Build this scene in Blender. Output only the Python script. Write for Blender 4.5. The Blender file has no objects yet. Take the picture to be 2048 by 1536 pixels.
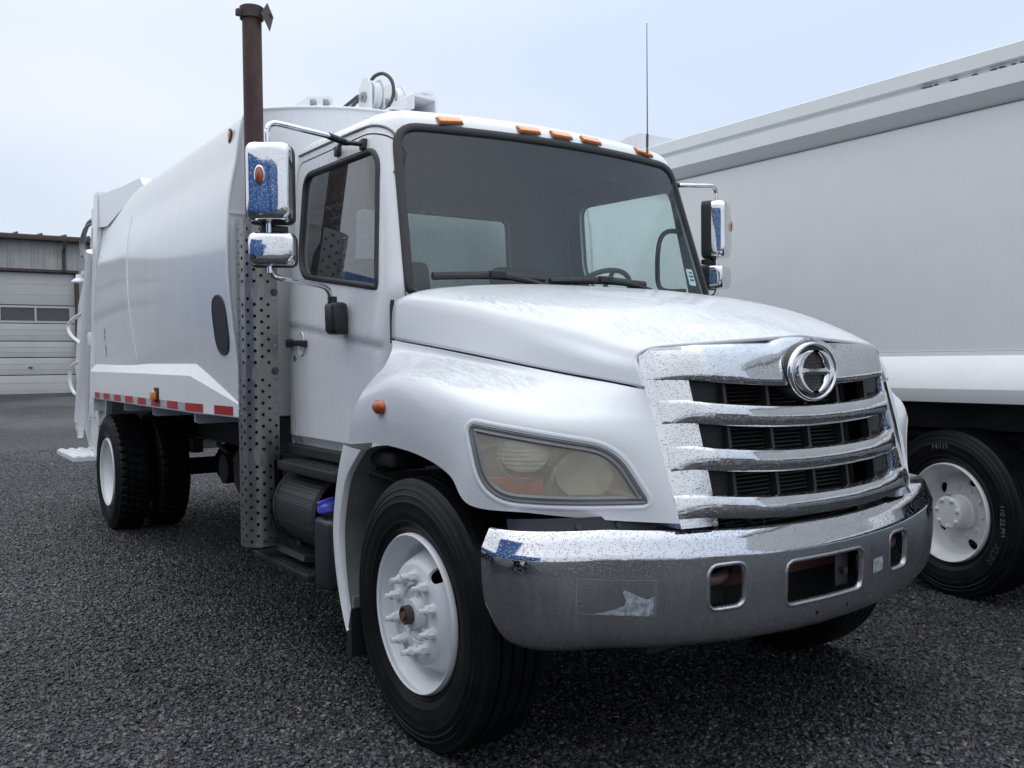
import bpy, bmesh, math, random
from math import sin, cos, pi, radians, sqrt, atan2
from mathutils import Vector, Matrix
from mathutils.bvhtree import BVHTree
random.seed(7)
SC = bpy.context.scene
COL = SC.collection

# ------------------------------------------------------------------ camera
cam_d = bpy.data.cameras.new('camera')
cam = bpy.data.objects.new('camera', cam_d); COL.objects.link(cam)
yaw, pitch, roll = radians(34.6553), radians(-1.4461), radians(-0.6058)
_f = Vector((sin(yaw), cos(yaw), 0)); _r = Vector((cos(yaw), -sin(yaw), 0)); _u = Vector((0, 0, 1))
_f2 = _f*cos(pitch) + _u*sin(pitch); _u2 = -_f*sin(pitch) + _u*cos(pitch)
_r3 = _r*cos(roll) + _u2*sin(roll); _u3 = -_r*sin(roll) + _u2*cos(roll)
m = Matrix((( _r3.x, _u3.x, -_f2.x, -2.7838), (_r3.y, _u3.y, -_f2.y, -2.2144), (_r3.z, _u3.z, -_f2.z, 1.4592), (0, 0, 0, 1)))
cam.matrix_world = m
cam_d.sensor_width = 36; cam_d.lens = 36*1822.76/2048
cam_d.clip_start = 0.05; cam_d.clip_end = 2000
SC.camera = cam

# ------------------------------------------------------------------ overcast sky
W = bpy.data.worlds.new('World'); SC.world = W; W.use_nodes = True
nt = W.node_tree; nt.nodes.clear()
def wn(t, **k):
    n = nt.nodes.new(t)
    for a, b in k.items(): setattr(n, a, b)
    return n
SUN_EL, SUN_AZ = radians(68), radians(20)
sky = wn('ShaderNodeTexSky', sky_type='NISHITA'); sky.sun_disc = False
sky.sun_elevation = SUN_EL; sky.sun_rotation = SUN_AZ
tc = wn('ShaderNodeTexCoord'); sep = wn('ShaderNodeSeparateXYZ')
nt.links.new(tc.outputs['Generated'], sep.inputs[0])
ramp = wn('ShaderNodeValToRGB'); ramp.color_ramp.interpolation = 'EASE'
els = ramp.color_ramp.elements
els[0].position = 0.0; els[0].color = (.52, .58, .645, 1)
els[1].position = 1.0; els[1].color = (1.42, 1.51, 1.62, 1)
e = els.new(.12); e.color = (.64, .705, .79, 1)
e = els.new(.27); e.color = (.735, .785, .855, 1)
nt.links.new(sep.outputs['Z'], ramp.inputs[0])
noi = wn('ShaderNodeTexNoise'); noi.inputs['Scale'].default_value = 1.3; noi.inputs['Detail'].default_value = 4; noi.inputs['Roughness'].default_value = .45
mp = wn('ShaderNodeMapping'); mp.inputs['Scale'].default_value = (1, 1, 2.2); mp.inputs['Location'].default_value = (.35, .9, .2)
nt.links.new(tc.outputs['Generated'], mp.inputs[0]); nt.links.new(mp.outputs[0], noi.inputs['Vector'])
cr2 = wn('ShaderNodeValToRGB'); cr2.color_ramp.elements[0].position = .36; cr2.color_ramp.elements[1].position = .64
cr2.color_ramp.elements[0].color = (.88, .91, .95, 1); cr2.color_ramp.elements[1].color = (1.09, 1.06, 1.03, 1)
nt.links.new(noi.outputs['Fac'], cr2.inputs[0])
mul = wn('ShaderNodeMix', data_type='RGBA', blend_type='MULTIPLY'); mul.inputs[0].default_value = 1
azr = wn('ShaderNodeMapRange'); azr.inputs[1].default_value = -.2; azr.inputs[2].default_value = 1.0; nt.links.new(sep.outputs['X'], azr.inputs[0])
azm = wn('ShaderNodeMix', data_type='RGBA'); azm.inputs[6].default_value = (1.04, 1.015, .99, 1); azm.inputs[7].default_value = (.86, .93, 1.04, 1); nt.links.new(azr.outputs[0], azm.inputs[0])
mul0 = wn('ShaderNodeMix', data_type='RGBA', blend_type='MULTIPLY'); mul0.inputs[0].default_value = 1
nt.links.new(ramp.outputs[0], mul0.inputs[6]); nt.links.new(azm.outputs[2], mul0.inputs[7])
nt.links.new(mul0.outputs[2], mul.inputs[6]); nt.links.new(cr2.outputs[0], mul.inputs[7])
sca = wn('ShaderNodeVectorMath', operation='SCALE'); sca.inputs['Scale'].default_value = 11.0
nt.links.new(mul.outputs[2], sca.inputs[0])
mx = wn('ShaderNodeMix', data_type='RGBA'); mx.inputs[0].default_value = .93
nt.links.new(sky.outputs[0], mx.inputs[6]); nt.links.new(sca.outputs[0], mx.inputs[7])
bg = wn('ShaderNodeBackground'); bg.inputs['Strength'].default_value = .1
nt.links.new(mx.outputs[2], bg.inputs[0])
out = wn('ShaderNodeOutputWorld'); nt.links.new(bg.outputs[0], out.inputs[0])

sd = bpy.data.lights.new('sun', 'SUN'); sd.energy = .6; sd.angle = radians(75); sd.color = (1, .985, .96)
sun = bpy.data.objects.new('sun', sd); COL.objects.link(sun)
sun.rotation_euler = (radians(90)-SUN_EL, 0, radians(180)-SUN_AZ)
SC.view_settings.view_transform = 'Standard'; SC.view_settings.look = 'None'
SC.view_settings.exposure = 0.15; SC.view_settings.gamma = 1; SC.view_settings.use_curve_mapping = False
SC.cycles.use_denoising = True
SC.cycles.max_bounces = 10; SC.cycles.transparent_max_bounces = 12

# ------------------------------------------------------------------ materials
class NT:
    def __init__(s, name):
        s.m = bpy.data.materials.new(name); s.m.use_nodes = True
        s.t = s.m.node_tree; s.t.nodes.clear()
        s.o = s.t.nodes.new('ShaderNodeOutputMaterial'); s.tc = None
    def n(s, t, props={}, **ins):
        n = s.t.nodes.new(t)
        for a, b in props.items(): setattr(n, a, b)
        for a, b in ins.items():
            s.set(n, a.replace('_', ' '), b)
        return n
    def set(s, n, key, v):
        i = n.inputs[key] if isinstance(key, int) or key in n.inputs else n.inputs[key.replace(' ', '_')]
        if isinstance(v, bpy.types.NodeSocket): s.t.links.new(v, i)
        elif isinstance(v, bpy.types.Node): s.t.links.new(v.outputs[0], i)
        else: i.default_value = v
    def coord(s, which='Object', scale=(1, 1, 1)):
        if not s.tc: s.tc = s.t.nodes.new('ShaderNodeTexCoord')
        mpn = s.n('ShaderNodeMapping', Scale=scale)
        s.t.links.new(s.tc.outputs[which], mpn.inputs[0]); return mpn
    def noise(s, sc, det=3, rough=.5, scale=(1, 1, 1)):
        return s.n('ShaderNodeTexNoise', Vector=s.coord(scale=scale), Scale=sc, Detail=det, Roughness=rough)
    def math(s, op, a, b=0., c=0.):
        n = s.t.nodes.new('ShaderNodeMath'); n.operation = op
        for i, v in enumerate((a, b, c)):
            if isinstance(v, (bpy.types.NodeSocket, bpy.types.Node)): s.set(n, i, v)
            else: n.inputs[i].default_value = v
        return n
    def ramp(s, fac, stops):
        n = s.t.nodes.new('ShaderNodeValToRGB'); s.set(n, 0, fac)
        el = n.color_ramp.elements
        el[0].position, el[0].color = stops[0][0], col(stops[0][1])
        el[1].position, el[1].color = stops[-1][0], col(stops[-1][1])
        for p, c in stops[1:-1]:
            x = el.new(p); x.color = col(c)
        return n
    def mixc(s, fac, a, b, mode='MIX'):
        n = s.t.nodes.new('ShaderNodeMix'); n.data_type = 'RGBA'; n.blend_type = mode
        for i, v in ((0, fac), (6, a), (7, b)):
            if isinstance(v, bpy.types.NodeSocket): s.t.links.new(v, n.inputs[i])
            elif isinstance(v, bpy.types.Node): s.t.links.new(v.outputs[0], n.inputs[i])
            else: n.inputs[i].default_value = col(v) if i > 0 else v
        return n.outputs[2]
    def drops(s, scale=150, cover=.5, stretch=(1, 1, 1), far=0):
        """height of rain beads: random sized domes in voronoi cells"""
        v = s.n('ShaderNodeTexVoronoi', Vector=s.coord(scale=stretch), Scale=scale, Randomness=1.0)
        rnd = s.t.nodes.new('ShaderNodeSeparateColor'); s.t.links.new(v.outputs['Color'], rnd.inputs[0])
        big = s.math('MULTIPLY', s.math('SUBTRACT', rnd.outputs[0], 1-cover), .62/cover)
        return s.math('SMOOTH_MIN', s.math('MAXIMUM', s.math('SUBTRACT', big, v.outputs['Distance']), 0.), .25, .1), rnd
    def bump(s, h, strength, dist, normal=None):
        b = s.n('ShaderNodeBump', Height=h, Strength=strength, Distance=dist)
        if normal: s.set(b, 'Normal', normal)
        return b
    def surf(s, sh):
        s.t.links.new(sh.outputs[0], s.o.inputs[0]); return s.m
def col(c):
    if isinstance(c, (int, float)): return (c, c, c, 1)
    return tuple(c) if len(c) == 4 else (*c, 1)
def simple(name, c, rough=.5, metal=0., coat=0., noise=.12, nsc=6, bump=0., bsc=80, **kw):
    k = NT(name)
    nz = k.noise(nsc, 4)
    c = col(c)
    lo = tuple(x*(1-noise) for x in c[:3]); hi = tuple(min(1, x*(1+noise)) for x in c[:3])
    p = k.n('ShaderNodeBsdfPrincipled', Base_Color=k.ramp(nz, [(.3, lo), (.7, hi)]), Roughness=rough, Metallic=metal, Coat_Weight=coat, Coat_Roughness=.05)
    if bump: k.set(p, 'Normal', k.bump(k.noise(bsc, 3), bump, .004))
    for a, b in kw.items(): k.set(p, a.replace('_', ' '), b)
    return k.surf(p)
M = {}
def white(name, base=(.85, .865, .875), rough=.28, streak=.05, dirt=.04, drop=.35, coat=.45, dsc=170, sv=(26, 26, 1.1), wob=.45):
    k = NT(name)
    nz = k.noise(5, 4); st = k.noise(1.0, 5, .6, scale=sv)
    c = k.mixc(k.math('MULTIPLY', k.ramp(st, [(.45, 0), (.75, 1)]), streak*2).outputs[0], base, (base[0]*.72, base[1]*.74, base[2]*.78))
    c = k.mixc(k.math('MULTIPLY', k.ramp(nz, [(.42, 0), (.8, 1)]), dirt*3).outputs[0], c, (.48, .47, .45))
    d, rnd = k.drops(dsc, .45)
    rr = k.math('ADD', k.math('MULTIPLY', st, .16), rough-.08)
    p = k.n('ShaderNodeBsdfPrincipled', Base_Color=c, Roughness=rr, Coat_Weight=coat, Coat_Roughness=.08)
    h = k.math('ADD', d, k.math('MULTIPLY', k.noise(3.5, 2), wob))
    k.set(p, 'Normal', k.bump(h, drop, .004))
    M[name] = k.surf(p)
white('white_paint')
white('white_body', base=(.80, .825, .85), rough=.22, streak=.13, dirt=.03, drop=.22, coat=.5, dsc=260, wob=.12)
white('white_trailer', base=(.72, .74, .745), rough=.38, streak=.07, dirt=.03, drop=.12, coat=.12, dsc=260, sv=(75, 75, .35))
white('white_rail', base=(.84, .86, .88), rough=.35, streak=.05, dirt=.03, drop=.15, coat=.2)
white('white_wheel', base=(.76, .78, .80), rough=.42, streak=.02, dirt=.10, drop=.3, coat=.1, dsc=120)
# hood paint: beads and running rain on the top
k = NT('white_hood')
st = k.n('ShaderNodeTexNoise', Vector=k.coord(scale=(60, 5, 8)), Scale=1.6, Detail=5, Roughness=.7, Distortion=.9)
geo = k.t.nodes.new('ShaderNodeNewGeometry'); sp = k.t.nodes.new('ShaderNodeSeparateXYZ'); k.t.links.new(geo.outputs['Normal'], sp.inputs[0])
up = k.ramp(sp.outputs['Z'], [(.72, 0), (.93, 1)])
run = k.math('MULTIPLY', k.math('MULTIPLY', k.ramp(st, [(.45, 0), (.50, 1), (.55, 0)]), k.ramp(k.noise(2.2, 3), [(.38, .1), (.55, 1)])), up)
d, _ = k.drops(190, .6)
c = k.mixc(k.math('MULTIPLY', run, .6).outputs[0], (.80, .82, .845), (.40, .43, .46))
p = k.n('ShaderNodeBsdfPrincipled', Base_Color=c, Roughness=.27, Coat_Weight=.4, Coat_Roughness=.06)
h = k.math('ADD', k.math('ADD', k.math('MULTIPLY', d, .9), k.math('MULTIPLY', run, 1.2)), k.math('MULTIPLY', k.noise(3, 2), .5))
k.set(p, 'Normal', k.bump(h, .45, .004)); M['white_hood'] = k.surf(p)

def chrome(name, base=.72, rough=.06, drop=.9, dull=0., dsc=160, cover=.4):
    k = NT(name)
    d, rnd = k.drops(dsc, cover)
    nz = k.noise(7, 5, .6)
    c = k.mixc(k.math('MULTIPLY', k.ramp(nz, [(.35, 0), (.7, 1)]), .35+dull*.4).outputs[0], (base, base*1.01, base*1.03), (base*.62, base*.63, base*.66))
    c = k.mixc(k.math('MULTIPLY', k.math('MULTIPLY', k.ramp(d, [(.01, 0), (.06, 1)]), k.ramp(k.noise(6, 3), [(.35, .2), (.6, 1)])), .32).outputs[0], c, (.14, .15, .17))  # dark refraction of the beads painted into the metal colour
    rr = k.math('ADD', k.math('MULTIPLY', nz, dull*.6+.05), rough)
    p = k.n('ShaderNodeBsdfPrincipled', Base_Color=c, Roughness=rr, Metallic=1.0)
    h = k.math('ADD', d, k.math('MULTIPLY', k.noise(4.5, 2), 1.6))
    k.set(p, 'Normal', k.bump(h, drop, .0045)); M[name] = k.surf(p)
chrome('chrome', dsc=215, cover=.75, drop=.7); chrome('chrome_mirror', .8, .03, .35, dsc=300, cover=.45)
# bumper: bright plated steel, hazed and scuffed on its upright face
k = NT('bumper_chrome')
d, _ = k.drops(205, .75)
geo = k.t.nodes.new('ShaderNodeNewGeometry'); sp = k.t.nodes.new('ShaderNodeSeparateXYZ'); k.t.links.new(geo.outputs['Position'], sp.inputs[0])
low = k.ramp(sp.outputs['Z'], [(.77, 1), (.80, 0)])
sc1 = k.noise(5, 6, .65, scale=(1, 1, .7)); sc2 = k.noise(40, 3, .6, scale=(1.4, 1.4, .12))
hz = k.math('MULTIPLY', low, k.math('ADD', k.math('MULTIPLY', sc1, .5), k.math('MULTIPLY', sc2, .4)))
p1 = k.n('ShaderNodeBsdfPrincipled', Base_Color=k.mixc(k.math('MULTIPLY', k.ramp(d, [(.01, 0), (.06, 1)]), .45).outputs[0], k.mixc(sc1.outputs[0], (.55, .56, .60), (.75, .75, .77)), (.08, .085, .09)), Metallic=1.0, Roughness=k.math('ADD', k.math('MULTIPLY', hz, .45), .05))  # beads darkened in the base colour to stand for refraction
p2 = k.n('ShaderNodeBsdfPrincipled', Base_Color=k.mixc(sc2.outputs[0], (.075, .075, .082), (.13, .13, .14)), Roughness=.40)
h = k.math('ADD', d, k.math('MULTIPLY', k.noise(3.5, 2), 1.5))
b = k.bump(h, .5, .004); k.set(p1, 'Normal', b); k.set(p2, 'Normal', b)
mxs = k.n('ShaderNodeMixShader'); k.set(mxs, 0, k.math('MULTIPLY', hz, .75)); k.t.links.new(p1.outputs[0], mxs.inputs[1]); k.t.links.new(p2.outputs[0], mxs.inputs[2])
M['bumper_chrome'] = k.surf(mxs)
# brushed perforated steel of the exhaust guard
k = NT('guard_steel')
br = k.noise(60, 3, .6, scale=(1, 1, .05)); nz = k.noise(4, 5, .6)
p = k.n('ShaderNodeBsdfPrincipled', Base_Color=k.mixc(nz.outputs[0], (.22, .21, .20), (.42, .41, .40)), Metallic=1.0, Roughness=k.math('ADD', k.math('MULTIPLY', br, .25), .27))
k.set(p, 'Normal', k.bump(k.math('ADD', k.drops(150, .3)[0], k.math('MULTIPLY', br, .15)), .4, .003)); M['guard_steel'] = k.surf(p)
# rusty stack
k = NT('rusty_steel')
nz = k.noise(9, 6, .65, scale=(1, 1, .5)); n2 = k.noise(70, 3)
p = k.n('ShaderNodeBsdfPrincipled', Base_Color=k.ramp(nz, [(.3, (.035, .022, .022)), (.55, (.075, .038, .034)), (.75, (.12, .055, .04))]), Roughness=.62, Metallic=.2)
k.set(p, 'Normal', k.bump(n2, .5, .002)); M['rusty_steel'] = k.surf(p)
M['rust_dark'] = simple('rust_dark', (.07, .045, .04), .7, bump=.5)
M['rust_red'] = simple('rust_red', (.17, .07, .05), .7, bump=.4)
M['cast_hook'] = simple('cast_hook', (.10, .06, .06), .5, bump=.4)
M['black_plastic'] = simple('black_plastic', (.018, .019, .021), .38, bump=.15, bsc=200)
M['black_rubber'] = simple('black_rubber', (.022, .022, .024), .5)
M['chassis_black'] = simple('chassis_black', (.015, .015, .016), .6, noise=.5, bump=.4)
M['liner_grey'] = simple('liner_grey', (.19, .195, .195), .6, noise=.35, nsc=3, bump=.3, bsc=25)
M['interior_grey'] = simple('interior_grey', (.085, .105, .115), .8)
M['seat_cloth'] = simple('seat_cloth', (.025, .028, .03), .9)
M['dash'] = simple('dash', (.06, .065, .07), .6)
M['bare_steel'] = simple('bare_steel', (.35, .36, .37), .35, metal=1.)
M['dark_steel'] = simple('dark_steel', (.09, .09, .095), .45, metal=.6, bump=.3)
M['cable_steel'] = simple('cable_steel', (.09, .09, .085), .5, metal=.5)
M['red_tape'] = simple('red_tape', (.42, .02, .022), .3, noise=.25, nsc=30)
M['white_tape'] = simple('white_tape', (.45, .46, .48), .3, noise=.2, nsc=30)
M['blue_cap'] = simple('blue_cap', (.08, .10, .55), .4)
M['blue_paint'] = simple('blue_paint', (.012, .12, .36), .25, coat=.5)
M['seal_grey'] = simple('seal_grey', (.22, .23, .24), .6)
M['sticker'] = simple('sticker', (.30, .33, .37), .6, noise=.6, nsc=60)
M['tank_black'] = simple('tank_black', (.02, .022, .03), .35, bump=.2)
M['chalk'] = simple('chalk', (.24, .24, .23), .9, noise=.5, nsc=90)
M['dull_letters'] = simple('dull_letters', (.035, .035, .04), .55)
M['amber_body'] = simple('amber_body', (.30, .09, .02), .3)
M['print_black'] = simple('print_black', (.03, .03, .035), .6)
M['truck_glass_dark'] = simple('truck_glass_dark', (.02, .025, .03), .06)
M['body_window'] = simple('body_window', (.02, .022, .024), .55)
# tyre rubber: wet, sidewall scuffs
k = NT('tyre_rubber')
nz = k.noise(7, 5, .6)
sp = k.t.nodes.new('ShaderNodeSeparateXYZ'); k.t.links.new(k.coord().outputs[0], sp.inputs[0])
rad = k.math('SQRT', k.math('ADD', k.math('MULTIPLY', sp.outputs['Y'], sp.outputs['Y']), k.math('MULTIPLY', sp.outputs['Z'], sp.outputs['Z'])))
rn = k.t.nodes.new('ShaderNodeTexNoise'); rn.noise_dimensions = '1D'; rn.inputs['Scale'].default_value = 55; rn.inputs['Detail'].default_value = 3; k.t.links.new(rad.outputs[0], rn.inputs['W'])
scf = k.math('MULTIPLY', k.ramp(rn.outputs[0], [(.52, 0), (.68, 1)]), k.ramp(k.noise(5, 4), [(.42, 0), (.7, 1)]))
p = k.n('ShaderNodeBsdfPrincipled', Base_Color=k.mixc(k.math('MULTIPLY', scf, .8).outputs[0], k.ramp(nz, [(.3, (.003, .003, .004)), (.75, (.010, .010, .0115))]).outputs[0], (.045, .044, .043)), Roughness=k.math('ADD', k.math('MULTIPLY', nz, .4), .26), Specular_IOR_Level=.22)
k.set(p, 'Normal', k.bump(k.noise(120, 3), .25, .002)); M['tyre_rubber'] = k.surf(p)
# amber lens
def lens(name, c, rough=.12, alpha=.0):
    k = NT(name)
    w = k.n('ShaderNodeTexWave', Vector=k.coord(), Scale=60.)
    p = k.n('ShaderNodeBsdfPrincipled', Base_Color=c+(1,), Roughness=rough, Coat_Weight=.6, Subsurface_Weight=.25, Subsurface_Radius=(.02, .008, .003))
    k.set(p, 'Normal', k.bump(w, .25, .002)); M[name] = k.surf(p)
lens('amber_lens', (.78, .27, .04)); lens('amber_dark', (.45, .085, .015)); lens('red_lens', (.60, .17, .09))
# thin clear glass
def glass(name, tint, refl=1.0, drops=.5, band=False, haze=0., hazec=(.5, .5, .5), dsc=230):
    k = NT(name)
    d, rnd = k.drops(dsc, .22)
    b = k.bump(d, drops, .004)
    gm = k.t.nodes.new('ShaderNodeNewGeometry'); dt = k.n('ShaderNodeVectorMath', dict(operation='DOT_PRODUCT'))
    k.t.links.new(gm.outputs['Normal'], dt.inputs[0]); k.t.links.new(gm.outputs['Incoming'], dt.inputs[1])
    fr = k.math('MULTIPLY_ADD', k.math('POWER', k.math('SUBTRACT', 1., k.math('ABSOLUTE', dt.outputs['Value'])), 5.), .92, .055)
    tintc = tint
    if band:
        sp = k.t.nodes.new('ShaderNodeSeparateXYZ'); k.t.links.new(k.coord().outputs[0], sp.inputs[0])
        bf = k.ramp(k.math('MULTIPLY_ADD', sp.outputs['Z'], 1., -2.0), [(.30, 0), (.42, 1)])
        tintc = k.mixc(bf.outputs[0], tint, (.20, .21, .32))
    tr = k.n('ShaderNodeBsdfTransparent'); k.set(tr, 'Color', tintc if isinstance(tintc, bpy.types.NodeSocket) else col(tintc))
    gl = k.n('ShaderNodeBsdfGlossy', Roughness=.02, Color=col(1.0)); k.set(gl, 'Normal', b)
    mxn = k.n('ShaderNodeMixShader'); k.set(mxn, 0, k.math('MINIMUM', k.math('MULTIPLY', fr, refl*1.6), 1.)); k.t.links.new(tr.outputs[0], mxn.inputs[1]); k.t.links.new(gl.outputs[0], mxn.inputs[2])
    last = mxn
    df = k.n('ShaderNodeBsdfPrincipled', Base_Color=col(hazec), Roughness=.3); k.set(df, 'Normal', b)
    m2 = k.n('ShaderNodeMixShader')
    bead = k.math('MULTIPLY', k.math('GREATER_THAN', d, .02), .50 if drops > .01 else 0.)
    hzf = k.math('MULTIPLY', k.ramp(k.noise(9, 4), [(.3, .7), (.75, 1)]), haze)
    k.set(m2, 0, k.math('MAXIMUM', hzf, k.math('MULTIPLY', bead, .6))); k.t.links.new(last.outputs[0], m2.inputs[1]); k.t.links.new(df.outputs[0], m2.inputs[2])
    M[name] = k.surf(m2)
glass('windshield_glass', (.84, .97, .95), .55, .6, band=True, haze=.12, hazec=(.10, .15, .18))
glass('side_glass', (.50, .57, .57), 1.1, .6, haze=.03, hazec=(.3, .33, .35))
glass('back_glass', (.93, .99, .97), .6, .0)
glass('lamp_glass', (.93, .90, .84), .8, .05, haze=.42, hazec=(.84, .78, .65))
M['lamp_rib'] = simple('lamp_rib', (.66, .68, .67), .25, coat=.5)
M['reflector'] = simple('reflector', (.75, .76, .74), .25, metal=.9)
M['mirror_glass'] = simple('mirror_glass', (.8, .8, .8), .02, metal=1.)

# ------------------------------------------------------------------ mesh helpers
class MB:
    def __init__(s): s.v = []; s.f = []; s.mi = []
    def add(s, vs, fs, mi=0):
        o = len(s.v); s.v += [tuple(v) for v in vs]; s.f += [tuple(i+o for i in f) for f in fs]; s.mi += [mi]*len(fs); return s
    def box(s, c, d, rot=None, mi=0, bev=0.):
        cx, cy, cz = c; x, y, z = d[0]/2, d[1]/2, d[2]/2
        if bev:
            bm = bmesh.new(); bmesh.ops.create_cube(bm, size=1)
            for v in bm.verts: v.co = Vector((v.co.x*2*x, v.co.y*2*y, v.co.z*2*z))
            bmesh.ops.bevel(bm, geom=bm.edges[:], offset=bev, segments=3, profile=.5, affect='EDGES')
            vs = [v.co.copy() for v in bm.verts]; fs = [[v.index for v in f.verts] for f in bm.faces]; bm.free()
        else:
            vs = [Vector((a*x, b*y, g*z)) for a in (-1, 1) for b in (-1, 1) for g in (-1, 1)]
            fs = [(0, 1, 3, 2), (4, 6, 7, 5), (0, 4, 5, 1), (2, 3, 7, 6), (0, 2, 6, 4), (1, 5, 7, 3)]
        if rot is not None: vs = [rot @ v for v in vs]
        return s.add([v+Vector(c) for v in vs], fs, mi)
    def tube(s, pts, r, n=10, cap=True, mi=0, smooth=0):
        P = [Vector(p) for p in pts]
        if smooth: P = crspline(P, smooth)
        rr = r if isinstance(r, (list, tuple)) else [r]*len(P)
        if smooth and isinstance(r, (list, tuple)): rr = [r[0]+(r[-1]-r[0])*i/(len(P)-1) for i in range(len(P))]
        up = None; vs = []; fs = []
        for i, p in enumerate(P):
            t = (P[min(i+1, len(P)-1)]-P[max(i-1, 0)]).normalized()
            if up is None: up = Vector((0, 0, 1)) if abs(t.z) < .9 else Vector((1, 0, 0))
            a = t.cross(up).normalized(); b = a.cross(t).normalized(); up = b
            for j in range(n):
                th = 2*pi*j/n; vs.append(p+a*cos(th)*rr[i]+b*sin(th)*rr[i])
        for i in range(len(P)-1):
            for j in range(n):
                fs.append((i*n+j, i*n+(j+1) % n, (i+1)*n+(j+1) % n, (i+1)*n+j))
        if cap: fs.append(tuple(range(n))[::-1]); fs.append(tuple((len(P)-1)*n+j for j in range(n)))
        return s.add(vs, fs, mi)
    def cyl(s, a, b, r, n=16, r2=None, mi=0): return s.tube([a, b], [r, r if r2 is None else r2], n, mi=mi)
    def grid(s, rows, close_u=False, mi=0, flip=False):
        n = len(rows[0]); vs = [p for r in rows for p in r]; fs = []
        for i in range(len(rows)-1):
            for j in range(n if close_u else n-1):
                q = (i*n+j, i*n+(j+1) % n, (i+1)*n+(j+1) % n, (i+1)*n+j)
                fs.append(q[::-1] if flip else q)
        return s.add(vs, fs, mi)
    def prism(s, poly, f0, f1, mi=0):
        n = len(poly); vs = [f0(*p) for p in poly]+[f1(*p) for p in poly]
        fs = [tuple(range(n))[::-1], tuple(range(n, 2*n))]+[(i, (i+1) % n, n+(i+1) % n, n+i) for i in range(n)]
        return s.add(vs, fs, mi)
    def ext(s, poly, axis, a, b, mi=0):
        def mk(t):
            if axis == 'x': return lambda p, q: (t, p, q)
            if axis == 'y': return lambda p, q: (p, t, q)
            return lambda p, q: (p, q, t)
        return s.prism(poly, mk(a), mk(b), mi)
    def lathe(s, prof, n=48, axis='x', c=(0, 0, 0), mi=0, close=False):
        rows = []
        for r, h in prof:
            row = []
            for j in range(n):
                th = 2*pi*j/n
                if axis == 'x': row.append((c[0]+h, c[1]+r*cos(th), c[2]+r*sin(th)))
                elif axis == 'y': row.append((c[0]+r*cos(th), c[1]+h, c[2]+r*sin(th)))
                else: row.append((c[0]+r*cos(th), c[1]+r*sin(th), c[2]+h))
            rows.append(row)
        if close: rows.append(rows[0])
        return s.grid(rows, True, mi)
    def mirror(s):
        n = MB(); n.v = [(-x, y, z) for x, y, z in s.v]; n.f = [f[::-1] for f in s.f]; n.mi = s.mi[:]; return n
    def xf(s, mat): s.v = [tuple(mat @ Vector(v)) for v in s.v]; return s
    def bvh(s): return BVHTree.FromPolygons(s.v, s.f)
    def mesh(s, name, mats, angle=32, recalc=True):
        me = bpy.data.meshes.new(name); me.from_pydata(s.v, [], s.f); 
        for mm in (mats if isinstance(mats, (list, tuple)) else [mats]): me.materials.append(M[mm] if isinstance(mm, str) else mm)
        me.polygons.foreach_set('material_index', s.mi)
        if recalc:
            bm = bmesh.new(); bm.from_mesh(me); bmesh.ops.remove_doubles(bm, verts=bm.verts[:], dist=1e-5)
            bmesh.ops.recalc_face_normals(bm, faces=bm.faces[:]); bm.to_mesh(me); bm.free()
        me.polygons.foreach_set('use_smooth', [True]*len(me.polygons)); me.set_sharp_from_angle(angle=radians(angle)); me.update()
        return me
    def build(s, name, mats, parent=None, angle=32, loc=(0, 0, 0), label=None, recalc=True, **kw):
        return place(bpy.data.objects.new(name, s.mesh(name, mats, angle, recalc)), parent, loc, label=label, **kw)
def world_m(o):
    mm = o.matrix_basis.copy()
    if o.parent: mm = world_m(o.parent) @ o.matrix_parent_inverse @ mm
    return mm
def place(o, parent=None, loc=(0, 0, 0), rz=0., label=None, **kw):
    COL.objects.link(o); o.location = loc; o.rotation_euler = (0, 0, rz)
    if parent: o.parent = parent; o.matrix_parent_inverse = world_m(parent).inverted()
    if label: o['label'] = label
    for a, b in kw.items(): o[a] = b
    return o
def thing(name, label, cat, loc, group=None):
    o = bpy.data.objects.new(name, None); o.empty_display_size = .3
    place(o, None, loc, label=label, category=cat)
    if group: o['group'] = group
    return o
def crspline(P, n):
    out = []
    for i in range(len(P)-1):
        p0 = P[max(i-1, 0)]; p1 = P[i]; p2 = P[i+1]; p3 = P[min(i+2, len(P)-1)]
        for k in range(n):
            t = k/n; out.append(.5*((2*p1)+(-p0+p2)*t+(2*p0-5*p1+4*p2-p3)*t*t+(-p0+3*p1-3*p2+p3)*t**3))
    out.append(P[-1]); return out
def surfgrid(ctrl, nu, nv):
    """ctrl: list of rows of points, Catmull-Rom in both directions"""
    rows = [crspline([Vector(p) for p in r], nv) for r in ctrl]
    cols = [crspline([r[j] for r in rows], nu) for j in range(len(rows[0]))]
    return [[cols[j][i] for j in range(len(cols))] for i in range(len(cols[0]))]
def interp(tab, x):
    if x <= tab[0][0]: return tab[0][1]
    for (a, p), (b, q) in zip(tab, tab[1:]):
        if x <= b:
            t = (x-a)/(b-a); return p+(q-p)*t
    return tab[-1][1]
def roundpoly(P, R, seg=6):
    n = len(P); out = []
    for i in range(n):
        p = Vector(P[i]).to_2d() if len(P[i]) > 2 else Vector(P[i]); a = (Vector(P[i-1])-p); b = (Vector(P[(i+1) % n])-p)
        r = R[i] if isinstance(R, (list, tuple)) else R
        d = min(r, a.length*.49, b.length*.49)
        A = p+a.normalized()*d; B = p+b.normalized()*d
        for k in range(seg+1):
            t = k/seg; out.append(A*(1-t)**2+p*2*t*(1-t)+B*t*t)
    return [tuple(q) for q in out]
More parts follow.
